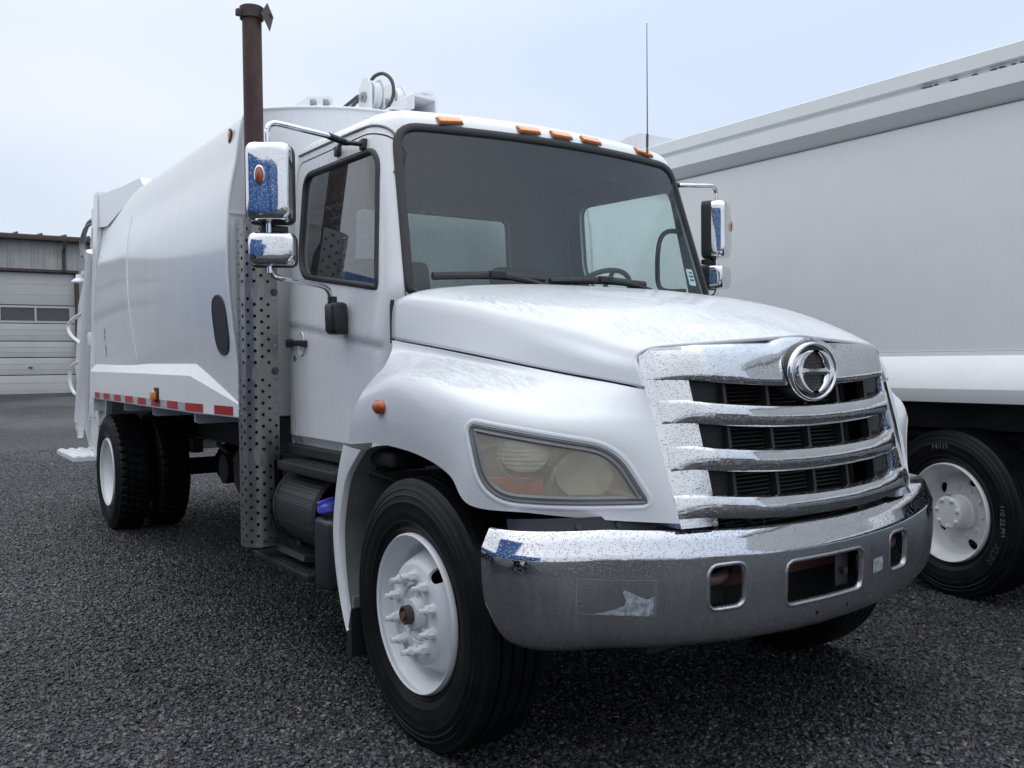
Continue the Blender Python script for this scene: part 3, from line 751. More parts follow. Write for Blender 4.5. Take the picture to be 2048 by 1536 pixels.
# ---------------------------------------------------------------- cab shell
def cab_xs(z): return interp([(.95, .985), (1.06, 1.0), (1.6, 1.0), (1.8, .985), (2.1, .957), (2.45, .930), (2.60, .915)], z)
def cab_yf(z): return interp([(.95, 1.20), (1.6, 1.16), (1.77, 1.12), (2.1, 1.225), (2.55, 1.372), (2.7, 1.42)], z)
def cab_plan(z, inset=0.):
    xs_ = cab_xs(min(z, 2.52)); yf = cab_yf(min(z, 2.56)); X1 = xs_-.085; half = []
    for i in range(17):
        x = X1*i/16; half.append((x, yf+.112*(x/.86)**2))
    q = half[-1]; e_ = (xs_, q[1]+.16); c_ = (xs_-.012, q[1]+.032)
    for i in range(1, 8):
        t = i/7; half.append(tuple(q[k]*(1-t)**2+c_[k]*2*t*(1-t)+e_[k]*t*t for k in (0, 1)))
    yb = 2.46; n = 34
    for i in range(1, n+1): half.append((xs_, e_[1]+(yb-e_[1])*i/n))
    for i in range(1, 5):
        t = i/4; half.append((xs_-.06*t*t, yb+.06*(1-(1-t)**2)))
    for i in range(1, 9): half.append(((xs_-.06)*(1-i/8), yb+.06))
    pts = half+[(-x, y) for x, y in half[-2:0:-1]]
    if inset:
        cy = 1.95; out_ = []
        for x, y in pts:
            d = Vector((x, y-cy)); sx = max(0, 1-inset/.92); sy = max(0, 1-inset/.56)
            out_.append((x*sx, cy+(y-cy)*sy))
        pts = out_
    return pts
cabm = MB(); rows = []
zz = [.985+.0, 1.02, 1.05, 1.08, 1.12]+[1.12+.04*i for i in range(1, 8)]+[1.40+.015*i for i in range(1, 24)]+[1.76+.04*i for i in range(0, 20)]
zz = [z for z in zz if z < 2.49]+[2.49]
def door_relief(y, z):
    """pressed lines in the door skin: inward depth"""
    d = 0.
    line = 1.546+(y-1.381)*.123
    if 1.30 < y < 2.6:
        k1 = max(0, min(1, (line-z)/.03)); k2 = max(0, min(1, (y-1.355)/.05)); d += .012*k1*k2+.005*math.exp(-((line-.02-z)/.018)**2)*k2; d += .004*math.exp(-((y-1.385)/.03)**2)*k1*max(0, min(1, (z-1.2)/.2))
    if z < 1.075: d += .03*max(0, min(1, (1.075-z)/.035))
    return d
z_low = 1.05
for z in zz:
    r = []
    for x, y in cab_plan(z):
        if abs(x) > cab_xs(z)-.02 and y > 1.28: x -= math.copysign(door_relief(y, z), x)
        r.append((x, y, z))
    rows.append(r)
for ins, z in ((.004, 2.525), (.014, 2.556), (.032, 2.582), (.06, 2.602), (.10, 2.618), (.17, 2.631), (.28, 2.641), (.42, 2.647), (.55, 2.65)):
    rows.append([(x, y, z+max(-.02, (y-1.45))*.035+(.012*(1-(x/.93)**2))) for x, y in cab_plan(2.52, ins)])
cabm.grid(rows, True)
n = len(rows[0]); o_ = len(cabm.v)-n
cabm.f.append(tuple(range(o_, o_+n))); cabm.mi.append(0)
CABB = cabm.bvh()
cab = cabm.build('cab', ['white_paint', 'interior_grey'], T, angle=30)
solidify(cab, .03, -1, 1)
side_out = lambda s: (lambda a, b: project(CABB, (s*3, a, b), (-s, 0, 0)))
front_map = lambda a, b: project(CABB, (a, -1, b), (0, 1, 0))
back_map = lambda a, b: project(CABB, (a, 5, b), (0, -1, 0))
ws_out = resample(roundpoly([(-.935, 1.735), (.935, 1.735), (.868, 2.543), (-.868, 2.543)], [.06, .06, .12, .12]), 150)
rw_out = resample(roundpoly([(-.62, 1.86), (.50, 1.86), (.48, 2.36), (-.60, 2.36)], .07), 60)
dr_poly = roundpoly([(1.775, .9), (2.30, .9), (2.392, 1.06), (2.47, 1.45), (2.475, 2.30), (2.455, 2.525), (1.60, 2.513), (1.445, 2.47), (1.345, 2.07), (1.262, 1.80), (1.262, 1.30), (1.45, 1.02)], [.0, .05, .1, .2, .1, .06, .14, .08, .1, .05, .06, .1])
win_poly = resample(roundpoly([(1.408, 1.775), (2.30, 1.895), (2.37, 2.02), (2.365, 2.455), (1.555, 2.435), (1.505, 2.37)], [.03, .08, .08, .10, .07, .04]), 110)
def cutter_x(poly, a, b): c = MB(); c.ext(poly, 'x', a, b); return c
doors = []
for s in (-1, 1):
    d = bpy.data.objects.new('door', cab.data.copy()); COL.objects.link(d)
    boolean(d, [cutter_x(offset2(dr_poly, .007), s*.70, s*1.3)], 'INTERSECT'); 
    boolean(d, [cutter_x(offset2(win_poly, .02), s*.5, s*1.3)])
    d.parent = T; d.matrix_parent_inverse = world_m(T).inverted(); doors.append(d)
cwf = MB(); cwf.ext(offset2(ws_out, .02), 'y', .6, 1.72); cwr = MB(); cwr.ext(offset2(rw_out, .02), 'y', 2.3, 2.8)
for d in doors: boolean(d, [cwf])
boolean(cab, [cwf, cwr, cutter_x(dr_poly, -.70, -1.3), cutter_x(dr_poly, .70, 1.3)])
# windscreen gasket and glass
gk = MB(); drape_ring(gk, ws_out, front_map, [(-.002, -.004), (0, .008), (.005, .012), (.024, .012), (.032, .006), (.036, -.012), (.016, -.020)]); gk.build('windshield_gasket', 'black_rubber', cab, angle=40)
gl = MB(); drape_patch(gl, offset2(ws_out, .028), front_map, -.004, 12); gl.build('windshield', 'windshield_glass', cab, angle=60)
gk = MB(); drape_ring(gk, rw_out, back_map, [(0, 0), (.004, .01), (.03, .01), (.035, -.01)]); rg = gk.build('rear_window_gasket', 'black_rubber', cab)
gl = MB(); drape_patch(gl, offset2(rw_out, .02), back_map, -.006, 6); gl.build('rear_window', 'back_glass', cab)
# inspection sticker
stk = MB(); drape_patch(stk, resample(roundpoly([(.770, 1.855), (.835, 1.855), (.830, 1.945), (.766, 1.945)], .003), 24), front_map, -.010, 3); st = stk.build('sticker', simple('sticker_pale', (.8, .9, .9), .6), cab)
for zq, w_ in ((1.925, .030), (1.905, .042), (1.885, .036)):
    tm = MB(); drape_patch(tm, resample([(.802-w_/2, zq-.004), (.802+w_/2, zq-.004), (.802+w_/2, zq+.004), (.802-w_/2, zq+.004)], 12), front_map, -.008, 1); tm.build('sticker_print', 'print_black', cab)
for s, d in zip((-1, 1), doors):
    mp_ = side_out(s)
    gk = MB(); drape_ring(gk, win_poly, mp_, [(-.003, -.004), (0, .007), (.005, .011), (.018, .011), (.026, .004), (.028, -.012)]); gk.build('window_gasket', 'black_rubber', d, angle=40)
    gl = MB(); drape_patch(gl, offset2(win_poly, .022), mp_, -.008, 8); gl.build('window_glass', 'side_glass' if s < 0 else 'back_glass', d, angle=60)
    P = []
    for y, z in resample(dr_poly, 120):
        if z < 1.0: P.append(None); continue
        q, nn = mp_(y, z); P.append(q-nn*.010)
    k0 = next(i for i in range(120) if P[i] is None and P[(i+1) % 120] is not None); P = P[k0+1:]+P[:k0+1]; P = [p_ for p_ in P if p_ is not None]
    ds = MB(); ds.tube(P, .009, 6); ds.build('door_gap_shade', 'black_rubber', cab)  # black tube added behind the shut line so the door gap looks shaded
    # drip rail above the door
    P = []
    for y, z in [(1.425, 2.30), (1.445, 2.43), (1.485, 2.50), (1.56, 2.535), (1.68, 2.547), (2.0, 2.557), (2.46, 2.564)]:
        q, nn = mp_(y, z); P.append(q+nn*.004)
    tb = MB(); tb.tube(P, .006, 8, smooth=4); tb.build('drip_rail', 'seal_grey', cab)
    # handle in its dish
    q, nn = mp_(2.295, 1.56); X = q.x
    h = MB(); h.lathe([(.0, 0), (.045, 0), (.056, -.006), (.06, -.0005)], 26, 'x'); h.v = [(X+v[0]*(1 if s < 0 else -1)-s*-.0+s*.003, 2.293+v[1]*.78, 1.56+v[2]*1.08) for v in h.v]
    hd_ = MB(); hd_.box((X+s*.030, 2.33, 1.563), (.018, .21, .030), bev=.007); hd_.box((X+s*.016, 2.425, 1.565), (.035, .035, .044), bev=.006); hd_.box((X+s*.014, 2.235, 1.560), (.034, .03, .032), bev=.005)
    h.build('handle_dish', 'white_paint', d, angle=60); hd_.build('door_handle', 'black_plastic', d)
    lk = MB(); lk.cyl((X-s*.004, 2.385, 1.487), (X+s*.008, 2.385, 1.487), .014, 16); lk.build('door_lock', 'bare_steel', d)
# marker lights on the brow
for x in (-.605, -.194, 0, .194, .605):
    q, nn = front_map(x+.008, 2.570)
    up_ = (nn+Vector((0, 0, .35))).normalized(); rt = Vector((1, 0, 0)); rt = (rt-up_*rt.dot(up_)).normalized(); bk = up_.cross(rt)*1.0
    R3 = Matrix((rt, bk, up_)).transposed()
    b = MB(); b.box(q+up_*.003, (.126, .056, .008), R3, bev=.003); b = b.build('marker_light', 'amber_body', cab)
    l = MB(); l.box(q+up_*.011, (.116, .048, .010), R3, bev=.004); l.build('lens', 'amber_lens', b) if False else l.build('marker_lens', 'amber_lens', cab)
# antenna
an = MB(); an.tube([(.60, 1.39, 2.56), (.60, 1.388, 2.62), (.60, 1.386, 3.24)], [.006, .0035, .0018], 8); an.cyl((.6, 1.39, 2.59), (.6, 1.388, 2.66), .007, 8); an.lathe([(0, 0), (.004, .003), (0, .008)], 8, 'z', (.6, 1.386, 3.238)); an.build('antenna', 'dark_steel', cab)
# interior
sh = MB(); sh.box((0, 1.36, 1.66), (1.80, .42, .16), bev=.04); sh.box((.48, 1.50, 1.76), (.50, .22, .13), bev=.05); sh.build('dashboard', 'dash', T)
sh = MB(); sh.box((0, 1.9, 1.18), (1.80, 1.10, .06)); sh.box((0, 2.5-.035, 1.45), (1.8, .03, .75)); sh.build('cab_floor', 'interior_grey', T)
for x, w_ in ((-.55, .62), (.46, .52)):
    s_ = MB(); s_.box((x, 2.02, 1.48), (w_, .5, .16), bev=.05); s_.box((x, 2.27, 1.73), (w_, .13, .58), Matrix.Rotation(radians(-8), 3, 'X'), bev=.05); s_ = s_.build('seat', 'seat_cloth', T)
sw = MB(); c0 = Vector((.46, 1.66, 1.80)); rt = Matrix.Rotation(radians(-42), 4, 'X')
ring = [c0+rt.to_3x3() @ Vector((.21*cos(a), .21*sin(a), 0)) for a in [2*pi*i/36 for i in range(37)]]
sw.tube(ring, .014, 10, cap=False)
for a in (30, 150, 270): sw.tube([c0+rt.to_3x3() @ Vector((0, 0, -.02)), c0+rt.to_3x3() @ Vector((.205*cos(radians(a)), .205*sin(radians(a)), 0))], .012, 8)
sw.cyl(c0+rt.to_3x3() @ Vector((0, 0, -.03)), c0+rt.to_3x3() @ Vector((0, 0, .01)), .06, 20); sw.build('steering_wheel', 'black_plastic', T)
gh = MB(); gh.tube([(.915, 1.45, 2.17), (.885, 1.53, 2.18), (.87, 1.58, 2.13), (.87, 1.60, 1.98), (.88, 1.58, 1.86), (.93, 1.44, 1.84)], .014, 10, smooth=5); gh.build('grab_handle', 'dash', cab)
vs = MB(); vs.box((-.42, 1.60, 2.50), (.55, .02, .16), Matrix.Rotation(radians(60), 3, 'X'), bev=.008); vs.build('sun_visor', 'interior_grey', cab); vs = MB(); vs.box((.42, 1.60, 2.50), (.55, .02, .16), Matrix.Rotation(radians(60), 3, 'X'), bev=.008); vs.build('sun_visor', 'interior_grey', cab)
# wipers
for P, s in (([(-.30, 1.085, 1.790), (-.46, 1.078, 1.822), (-.58, 1.080, 1.836)], 0), ([(.33, 1.085, 1.795), (.17, 1.075, 1.826), (.03, 1.075, 1.838)], 0)):
    wp = MB(); wp.tube(P, .016, 8, smooth=3)
    a = Vector(P[-1]); wp.box(a, (.08, .035, .030), bev=.005)
    bl = MB(); b0 = a+Vector((-.30, .035, -.018)); b1 = a+Vector((.26, .01, -.012)); bl.tube([b0, a+Vector((-.02, .008, -.006)), b1], .0165, 8, smooth=3); bl.tube([a+Vector((-.17, .02, -.008)), a+Vector((0, 0, .006)), a+Vector((.15, .004, -.004))], .012, 6)
    w_ = wp.build('wiper_arm', 'black_plastic', T); bl.build('wiper_blade', 'black_rubber', w_)
cw = MB(); cw.grid([[(x, cab_yf(1.74)+.112*(x/.86)**2-.01, 1.745) for x in [-.94+.094*i for i in range(21)]], [(x, 1.0+.10*(x/.9)**2, 1.725) for x in [-.94+.094*i for i in range(21)]]]); cw.build('cowl', 'black_plastic', T)

for s in (-1, 1):
    hs_ = MB(); hs_.ext([(1.262, 1.54), (1.272, 1.54), (1.272, 1.70), (1.262, 1.725)], 'x', s*.985, s*1.0022); hs_.build('hood_gap_shade', 'black_rubber', T)  # dark strip standing in for the shade in the gap behind the hood

# ---------------------------------------------------------------- hood
def fl(curve): return [Vector(p) for p in curve]
hood_c = [  # stations rear to front
 [(0, 1.04, 1.800), (0, .80, 1.765), (0, .50, 1.716), (0, .24, 1.650), (0, .07, 1.592), (0, -.055, 1.545)],
 [(-.20, 1.04, 1.800), (-.20, .80, 1.764), (-.19, .50, 1.714), (-.17, .24, 1.648), (-.16, .07, 1.590), (-.15, -.045, 1.535)],
 [(-.42, 1.045, 1.797), (-.41, .80, 1.760), (-.39, .52, 1.708), (-.36, .26, 1.640), (-.34, .08, 1.583), (-.33, -.030, 1.524)],
 [(-.64, 1.06, 1.787), (-.62, .80, 1.748), (-.58, .53, 1.692), (-.54, .29, 1.626), (-.51, .11, 1.566), (-.49, -.003, 1.514)],
 [(-.78, 1.08, 1.776), (-.755, .81, 1.734), (-.71, .54, 1.678), (-.655, .31, 1.612), (-.61, .14, 1.553), (-.585, .030, 1.507)],
 [(-.89, 1.12, 1.764), (-.855, .82, 1.718), (-.80, .56, 1.660), (-.73, .33, 1.597), (-.672, .165, 1.540), (-.640, .058, 1.500)],
 [(-.955, 1.18, 1.744), (-.915, .84, 1.697), (-.857, .575, 1.638), (-.782, .345, 1.578), (-.718, .185, 1.522), (-.670, .064, 1.488)],
 [(-.988, 1.245, 1.712), (-.944, .86, 1.664), (-.887, .59, 1.607), (-.812, .36, 1.548), (-.746, .20, 1.497), (-.690, .074, 1.462)],
 [(-.998, 1.262, 1.650), (-.955, .86, 1.610), (-.902, .59, 1.557), (-.832, .355, 1.503), (-.763, .180, 1.457), (-.694, .056, 1.428)],
 [(-1.0, 1.262, 1.560), (-.957, .79, 1.498), (-.915, .580, 1.467), (-.845, .350, 1.425), (-.770, .165, 1.391), (-.692, .036, 1.364)],
]
S = [(-1.0, 1.262, 1.556), (-.98, 1.009, 1.525), (-.955, .780, 1.494), (-.920, .591, 1.465), (-.860, .393, 1.430), (-.800, .242, 1.403), (-.750, .129, 1.383), (-.692, .032, 1.361)]
# make the hood's lowest line follow the seam exactly
Sl = crspline(fl(S), 8)
def seam_at(y):
    b = min(Sl, key=lambda p: abs(p.y-y)); return b
hood_c[9] = [tuple(Vector((seam_at(y).x, seam_at(y).y, seam_at(y).z+.004))) for y in (1.262, .80, .58, .352, .165, .034)]
hg = surfgrid(hood_c, 5, 7)
hood = MB(); hood.grid(hg+[]); hr = hood.mirror(); hood.add(hr.v, hr.f)
HOODB = hood.bvh()
hood_o = hood.build('hood', 'white_hood', T, angle=48); solidify(hood_o, .012, -1)
# rear edge of the hood returns downwards
# ---------------------------------------------------------------- fenders
b_ = [(-1.15, 1.189, 1.377), (-1.155, .96, 1.405), (-1.16, .72, 1.384), (-1.145, .515, 1.340), (-1.09, .338, 1.295), (-1.0, .206, 1.267), (-.87, .079, 1.255), (-.685, -.005, 1.243)]
e_ = [(-1.17, 1.338, 1.125), (-1.17, 1.042, 1.137), (-1.17, .736, 1.119), (-1.165, .521, 1.066), (-1.15, .408, .971), (-1.02, .24, .953), (-.85, .082, .934), (-.655, -.091, .923)]
ctrl = []
for i in range(8):
    s0, b0, e0 = Vector(S[i]), Vector(b_[i]), Vector(e_[i])
    f = [1, 1, 1, .85, .5, .15, 0, 0][i]
    valley = Vector((s0.x-.012, s0.y, s0.z-.035)); lin = s0.lerp(b0, .25)
    a1 = lin.lerp(valley, f)
    shelf = Vector((b0.x+.085, b0.y, b0.z+.040)); lin2 = s0.lerp(b0, .62); a2 = lin2.lerp(shelf, f)
    edge = Vector((b0.x+.010, b0.y, b0.z+.010)); b1 = b0.lerp(edge, f)
    n_ = Vector((-1, -.35 if i < 3 else -.9, 0)).normalized()
    if i == 0:
        a1 = Vector((-1.012, 1.235, 1.515)); a2 = Vector((-1.07, 1.19, 1.445)); b1 = Vector((-1.125, 1.185, 1.395))
        c1 = Vector((-1.165, 1.235, 1.315)); d1 = Vector((-1.175, 1.295, 1.225))
    else:
        c1 = b0.lerp(e0, .22)+n_*(.022 if i < 7 else .004); d1 = b0.lerp(e0, .62)+n_*(.020 if i < 7 else .004)
    ctrl.append([s0-Vector((0, 0, .003)), a1, a2, b1, c1, d1, e0])
fgrid = surfgrid(ctrl, 8, 7)
fm = MB(); fm.grid(fgrid); 
FENB = {-1: fm.bvh(), 1: fm.mirror().bvh()}
# headlamp outline in a frame facing (-1,-1,0)/sqrt2 :  a = along (1,-1)/sqrt2 , b = z
hd_dir = {-1: Vector((-1, -.95, 0)).normalized(), 1: Vector((1, -.95, 0)).normalized()}
def hl_frame(s):
    d = hd_dir[s]; a = Vector((d.y*s*1., -d.x*s*1., 0)); a = Vector((-d.y, d.x*1., 0))
    return d, a
def hl_map(s):
    d, a = hl_frame(s)
    return lambda u, v: project(FENB[s], a*u+Vector((0, 0, v))+d*3, -d)
HLP = [(-1.12, .452, 1.252), (-.853, .0, 1.170), (-.79, -.01, 1.10), (-.757, -.032, .985), (-.79, -.05, .975), (-.985, .16, .985), (-1.10, .345, .993), (-1.13, .43, 1.10)]
def hl_outline(s):
    d, a = hl_frame(s); P = [(Vector((-s*p[0], p[1], 0)).dot(a), p[2]) for p in HLP_use]
    return P
def rect_prism(out, s, t0, t1):
    d, a = hl_frame(s); c = MB(); c.prism(out, lambda u, v: tuple(a*u+Vector((0, 0, v))+d*t0), lambda u, v: tuple(a*u+Vector((0, 0, v))+d*t1)); return c
# lamp corners taken on the wing surface
HLP_use = [(-1.120, .458, 1.256), (-.848, .010, 1.176), (-.738, -.045, .983), (-.985, .150, .976), (-1.117, .368, .990)]
LR = [.05, .09, .03, .3, .12]
for s in (-1, 1):
    mm = fm if s < 0 else fm.mirror()
    fo = mm.build('fender', ['white_hood', 'chassis_black'], T, angle=48); solidify(fo, .012, -1 if s < 0 else -1, 1)
    out0 = resample(roundpoly(hl_outline(s), LR, 8), 90)
    mp_ = hl_map(s)
    boolean(fo, [rect_prism(offset2(out0, .002), s, -.2, 1.6)] if False else [rect_prism(offset2(out0, .002), s, .3, 1.6)])
    # raised lip pressed in the wing around the lamp
    lp = MB(); drape_ring(lp, out0, mp_, [(-.020, -.0008), (-.014, .0015), (-.008, .0022), (-.002, .0015), (.001, -.003), (.001, -.02)]); lp.build('lamp_surround', 'white_hood', fo, angle=60)
    bz = MB(); drape_ring(bz, out0, mp_, [(.002, -.02), (.002, -.004), (.008, -.001), (.014, -.006), (.017, -.006), (.024, -.001), (.030, -.006), (.034, -.016)])
    hl = bz.build('headlight', simple('bezel_grey%d' % s, (.20, .205, .21), .35), T, angle=40)
    gl = MB(); drape_patch(gl, offset2(out0, .028), mp_, -.008, 10); gl.build('lamp_lens', 'lamp_glass', hl, angle=60)
    bk = MB(); drape_patch(bk, offset2(out0, .004), mp_, -.085, 6); drape_ring(bk, out0, mp_, [(.020, -.01), (.012, -.086)]); bk.build('lamp_housing', simple('lamp_back%d' % s, (.76, .74, .67), .45), hl, angle=60)
    d, a = hl_frame(s)
    def at(px, py, pz, dep):
        u = Vector((-s*px, py, 0)).dot(a); q, nn = mp_(u, pz); return q-d*dep
    # round lamp with ribs, and main reflector
    c1 = at(-1.035, .25, 1.150, .05)
    Rm = d.to_track_quat('Z', 'Y').to_matrix()
    rl = MB(); rl.lathe([(.0, -.045), (.04, -.035), (.07, -.01), (.088, .025), (.092, .03), (.095, .024)], 32, 'z'); rl.xf(Matrix.Translation(c1) @ Rm.to_4x4()); rl.build('reflector', 'reflector', hl)
    rb = MB(); rows = []
    for i in range(49):
        v_ = -.060+.120*i/48; hw_ = .084*sqrt(max(.0004, 1-(v_/.062)**2)); rows.append([c1+a*(hw_*t)+Vector((0, 0, v_))+d*(.038-.30*((hw_*t)**2+v_*v_)/.1+.0022*(1 if (i//3) % 2 else 0)) for t in [-1+2*q_/12 for q_ in range(13)]])
    rb.grid(rows); rb.build('ribbed_lens', 'lamp_rib', hl, angle=30)
    c2 = at(-.915, .095, 1.080, .075)
    rl = MB(); rl.lathe([(.0, -.04), (.035, -.035), (.07, -.012), (.095, .03)], 32, 'z'); rl.v = [(v[0]*1.0, v[1]*.85, v[2]*.8) for v in rl.v]; rl.xf(Matrix.Translation(c2) @ Rm.to_4x4()); rl.build('reflector', simple('dull_refl%d' % s, (.78, .78, .70), .35, metal=.3), hl)
    ts = MB(); c3 = at(-1.050, .28, 1.035, .030); ts.box(c3, (.19, .03, .075), Matrix((a, d, Vector((0, 0, 1)))).transposed(), bev=.01); ts.build('turn_signal', 'red_lens', hl)
    c4 = at(-.985, .180, 1.055, .04); dv = MB(); dv.box(c4, (.018, .03, .11), Matrix((a, d, Vector((0, 0, 1)))).transposed() @ Matrix.Rotation(radians(20), 3, 'Y'), bev=.004); dv.build('lamp_divider', 'reflector', hl)
    # small side marker on the wing
    q, nn = project(FENB[s], (s*3, 1.00, 1.285), (-s, 0, 0))
    mk = MB(); mk.lathe([(.030, -.002), (.030, .006), (.026, .016), (.014, .024), (0, .026)], 24, 'z'); mk.v = [(v[0], v[1]*1.35, v[2]*1.25) for v in mk.v]
    mk.xf(Matrix.Translation(q) @ Vector((s, 0, 0)).to_track_quat('Z', 'Y').to_matrix().to_4x4() @ Matrix.Rotation(pi/2, 4, 'Z') if False else Matrix.Translation(q) @ Matrix.Rotation(s*pi/2, 4, 'Y') @ Matrix.Identity(4)); mk.build('side_marker', 'amber_dark', fo, angle=50)
    # rear half of the wheel arch : outer strip and liner
    sx = s
    oy = [(1.418, 1.108), (1.478, .98), (1.515, .86), (1.540, .717), (1.520, .560), (1.475, .42), (1.425, .33), (1.400, .300)]
    iy = [(1.235, 1.098), (1.375, .98), (1.435, .86), (1.468, .717), (1.458, .560), (1.425, .42), (1.388, .33), (1.378, .315)]
    oy_ = [p for p in crspline([Vector((0,)+p) for p in oy], 4)]; iy_ = [p for p in crspline([Vector((0,)+p) for p in iy], 4)]
    def line(P, x): return [(sx*x, p.y, p.z) for p in P]
    fs = MB(); fs.grid([line(oy_, 1.02), line(oy_, 1.14), line([p+Vector((0, -.008, 0)) for p in oy_], 1.162), line([o.lerp(i_, .5) for o, i_ in zip(oy_, iy_)], 1.168), line([i_+Vector((0, .006, 0)) for i_ in iy_], 1.160), line(iy_, 1.150), line(iy_, 1.134)])
    fs.build('fender_flare', 'white_paint', T, angle=40)
    # liner: inner arch surface
    arc = [(1.384, .300), (1.431, .42), (1.464, .56), (1.474, .717), (1.441, .86), (1.381, .985), (1.24, 1.095), (1.05, 1.128), (.83, 1.13), (.62, 1.095), (.50, 1.04)]
    ar = crspline([Vector((0,)+p) for p in arc], 4)
    ln = MB(); ln.grid([line(ar, 1.132), line(ar, .95), line(ar, .62), line([p+(Vector((0, .83, .55))-p)*.35 for p in ar], .60)])
    ln.build('wheel_arch_liner', 'liner_grey', T, angle=50)
    bx = MB(); bx.box((sx*.84, 1.20, 1.06), (.5, .22, .07), bev=.02); bx.tube([(sx*1.12, 1.25, 1.0), (sx*1.0, 1.2, .95), (sx*.8, 1.15, .93)], .015, 8); bx.build('arch_duct', 'chassis_black', T)
    fp = MB(); fp.ext([(1.40, .30), (1.36, .41), (1.36, .20), (1.42, .20)], 'x', sx*1.16, sx*.86); fp.build('mud_flap', 'tank_black', T)
    bt = MB(); bt.box((sx*1.02, 1.385, .415), (.24, .012, .075)); bt.cyl((sx*1.06, 1.385, .41), (sx*1.06, 1.365, .41), .012, 10); bt.build('flap_bracket', 'liner_grey', T)

# ---------------------------------------------------------------- grille
def gbase(x):
    return interp([(0, -.150), (.2, -.147), (.35, -.137), (.5, -.115), (.6, -.093), (.65, -.080), (.70, -.066)], abs(x))
def gy(x, z): return gbase(x)+interp([(0, .15), (.5, .15), (.67, .28)], abs(x))*(z-.95)
def gborder(z): return interp([(.90, .650), (1.0, .657), (1.36, .684), (1.45, .685), (1.50, .672)], z)
def gsag(x): return .028*(min(abs(x), .56)/.53)**2
def gtop(x):
    a = abs(x); h = 1.500+.020*(1-(a/.68)**2)+.030*max(0, cos(min(a/.17, 1)*pi/2))**.8*(1 if a < .17 else 0)
    return h
def xsamp(n, lim=1.): return [(-lim+2*lim*i/n) for i in range(n+1)]
gt = MB(); rows = []
def top_row(fr, dy, dz=0):
    r = []
    for u in xsamp(64):
        z1 = gtop(u*.68); z0 = 1.360+gsag(u*.68); z = z0+(z1-z0)*fr; x = u*gborder(min(z, 1.5)); tp = max(0., 1-abs(u)**5) if dy < .02 else 1.; r.append((x, gy(x, z)+dy*tp, z+dz))
    return r
rows = [top_row(0, .05, .004), top_row(0, .004, .001), top_row(0, -.010, .0), top_row(.04, -.016), top_row(.2, -.018), top_row(.45, -.014), top_row(.7, -.007), top_row(.86, .0), top_row(.95, .010), top_row(1., .028), top_row(1., .07)]
gt.grid(rows); 
grille = gt.build('grille', 'chrome', T, angle=50)
# side panels with bars running out over them
for s in (-1, 1):
    sp_ = MB(); rows = []
    for i in range(26):
        z = .905+(1.50-.905)*i/25; r = []
        xi = .530+.030*((1.37-z)/.37)*-1; bo = gborder(z)-.002
        for k_ in range(12):
            t = k_/11; x = xi+(bo-xi)*t; zz_ = z+(.028 if z < 1.3 else .028*(1.5-z)/.2)*0; y = gy(x, z)+.0006+(.0 if k_ else .03)
            r.append((s*x, y, zz_))
        r = [(s*xi, gy(xi, z)+.06, z)]+r+[(s*(bo+.001), gy(bo, z)+.02, z)]
        rows.append(r)
    sp_.grid(rows); sp_.build('grille_side', 'chrome', grille, angle=60)
    fl_ = MB(); fl_.grid([[(s*(gborder(z)+o), gy(gborder(z), z)+d_, z) for z in [.905+.0233*i for i in range(26)]] for o, d_ in ((-.006, -.001), (.0, .0), (.003, .006), (.005, .12))]); fl_.build('grille_edge', 'chrome', grille, angle=50)
for z0, z1 in ((1.290, 1.212), (1.138, 1.058), (.980, .902)):
    br = MB(); rows = []
    last = z1 < .95
    for f, pr, tk in ((0, .0, .040), (0, .40, 0), (.05, .85, 0), (.16, 1.0, 0), (.40, 1.12, 0), (.65, 1.02, 0), (.85, .70, 0), (.97, .25, 0), (1.0, -.2, .012), (1., 0, .05)):
        r = []
        for u in xsamp(70):
            b_lim = .660 if last else .648
            x = u*b_lim; a = abs(u); tp = (1-max(0., (a-.5)/.5)**1.6) if not last else max(.25, 1-a**6)
            hs = 1
            zt, zb = z0+gsag(x), z1+gsag(x); z = zt+(zb-zt)*f*hs+ (0)
            r.append((x, gy(x, z)-.024*pr*tp-.0005+tk*(tp if not last else .4+.6*tp), z))
        rows.append(r)
    br.grid(rows); br.build('grille_bar', 'chrome', grille, angle=38)
# emblem: oval ring with a split letter-like mark
boss = MB(); boss.lathe([(1, .055), (1, .0), (.96, -.006), (0, -.008)], 48, 'y'); boss.v = [(v[0]*.1385, -.094+v[1]-.008*(v[1] < .02), 1.409+v[2]*.108) for v in boss.v]
em = boss.build('emblem', 'black_plastic', T, angle=40)
rg = MB(); rows = []
for j in range(64):
    th = 2*pi*j/64; r = []
    for k_ in range(12):
        ph = 2*pi*k_/12; rr = 1+.085*cos(ph); r.append((.127*rr*cos(th), -.110-.012*sin(ph), 1.409+.1005*rr*sin(th)))
    rows.append(r)
rows.append(rows[0]); rg.grid(rows, True); rg.build('emblem_ring', 'chrome_mirror', em, angle=60)
for s in (-1, 1):
    cr_ = MB(); rows = []
    for i in range(33):
        t = i/32; th = radians(100+160*t); wd = .0225*sin(pi*min(max(t, .02), .98))**.7+.002
        c_ = Vector((.098*cos(th), 0, .077*sin(th))); nn = Vector((cos(th)/.092, 0, sin(th)/.0735)).normalized(); r = []
        for k_ in range(10):
            ph = 2*pi*k_/10; p_ = c_-nn*(wd*.35)+nn*wd*cos(ph); r.append((-s*p_.x*1.0 if s > 0 else p_.x, -.116-.011*max(0, sin(ph))**.7 if sin(ph) > 0 else -.110, 1.409+p_.z))
        rows.append(r)
    cr_.grid(rows, True); cr_.build('emblem_mark', 'chrome_mirror', em, angle=50)
bb = MB(); rows = []
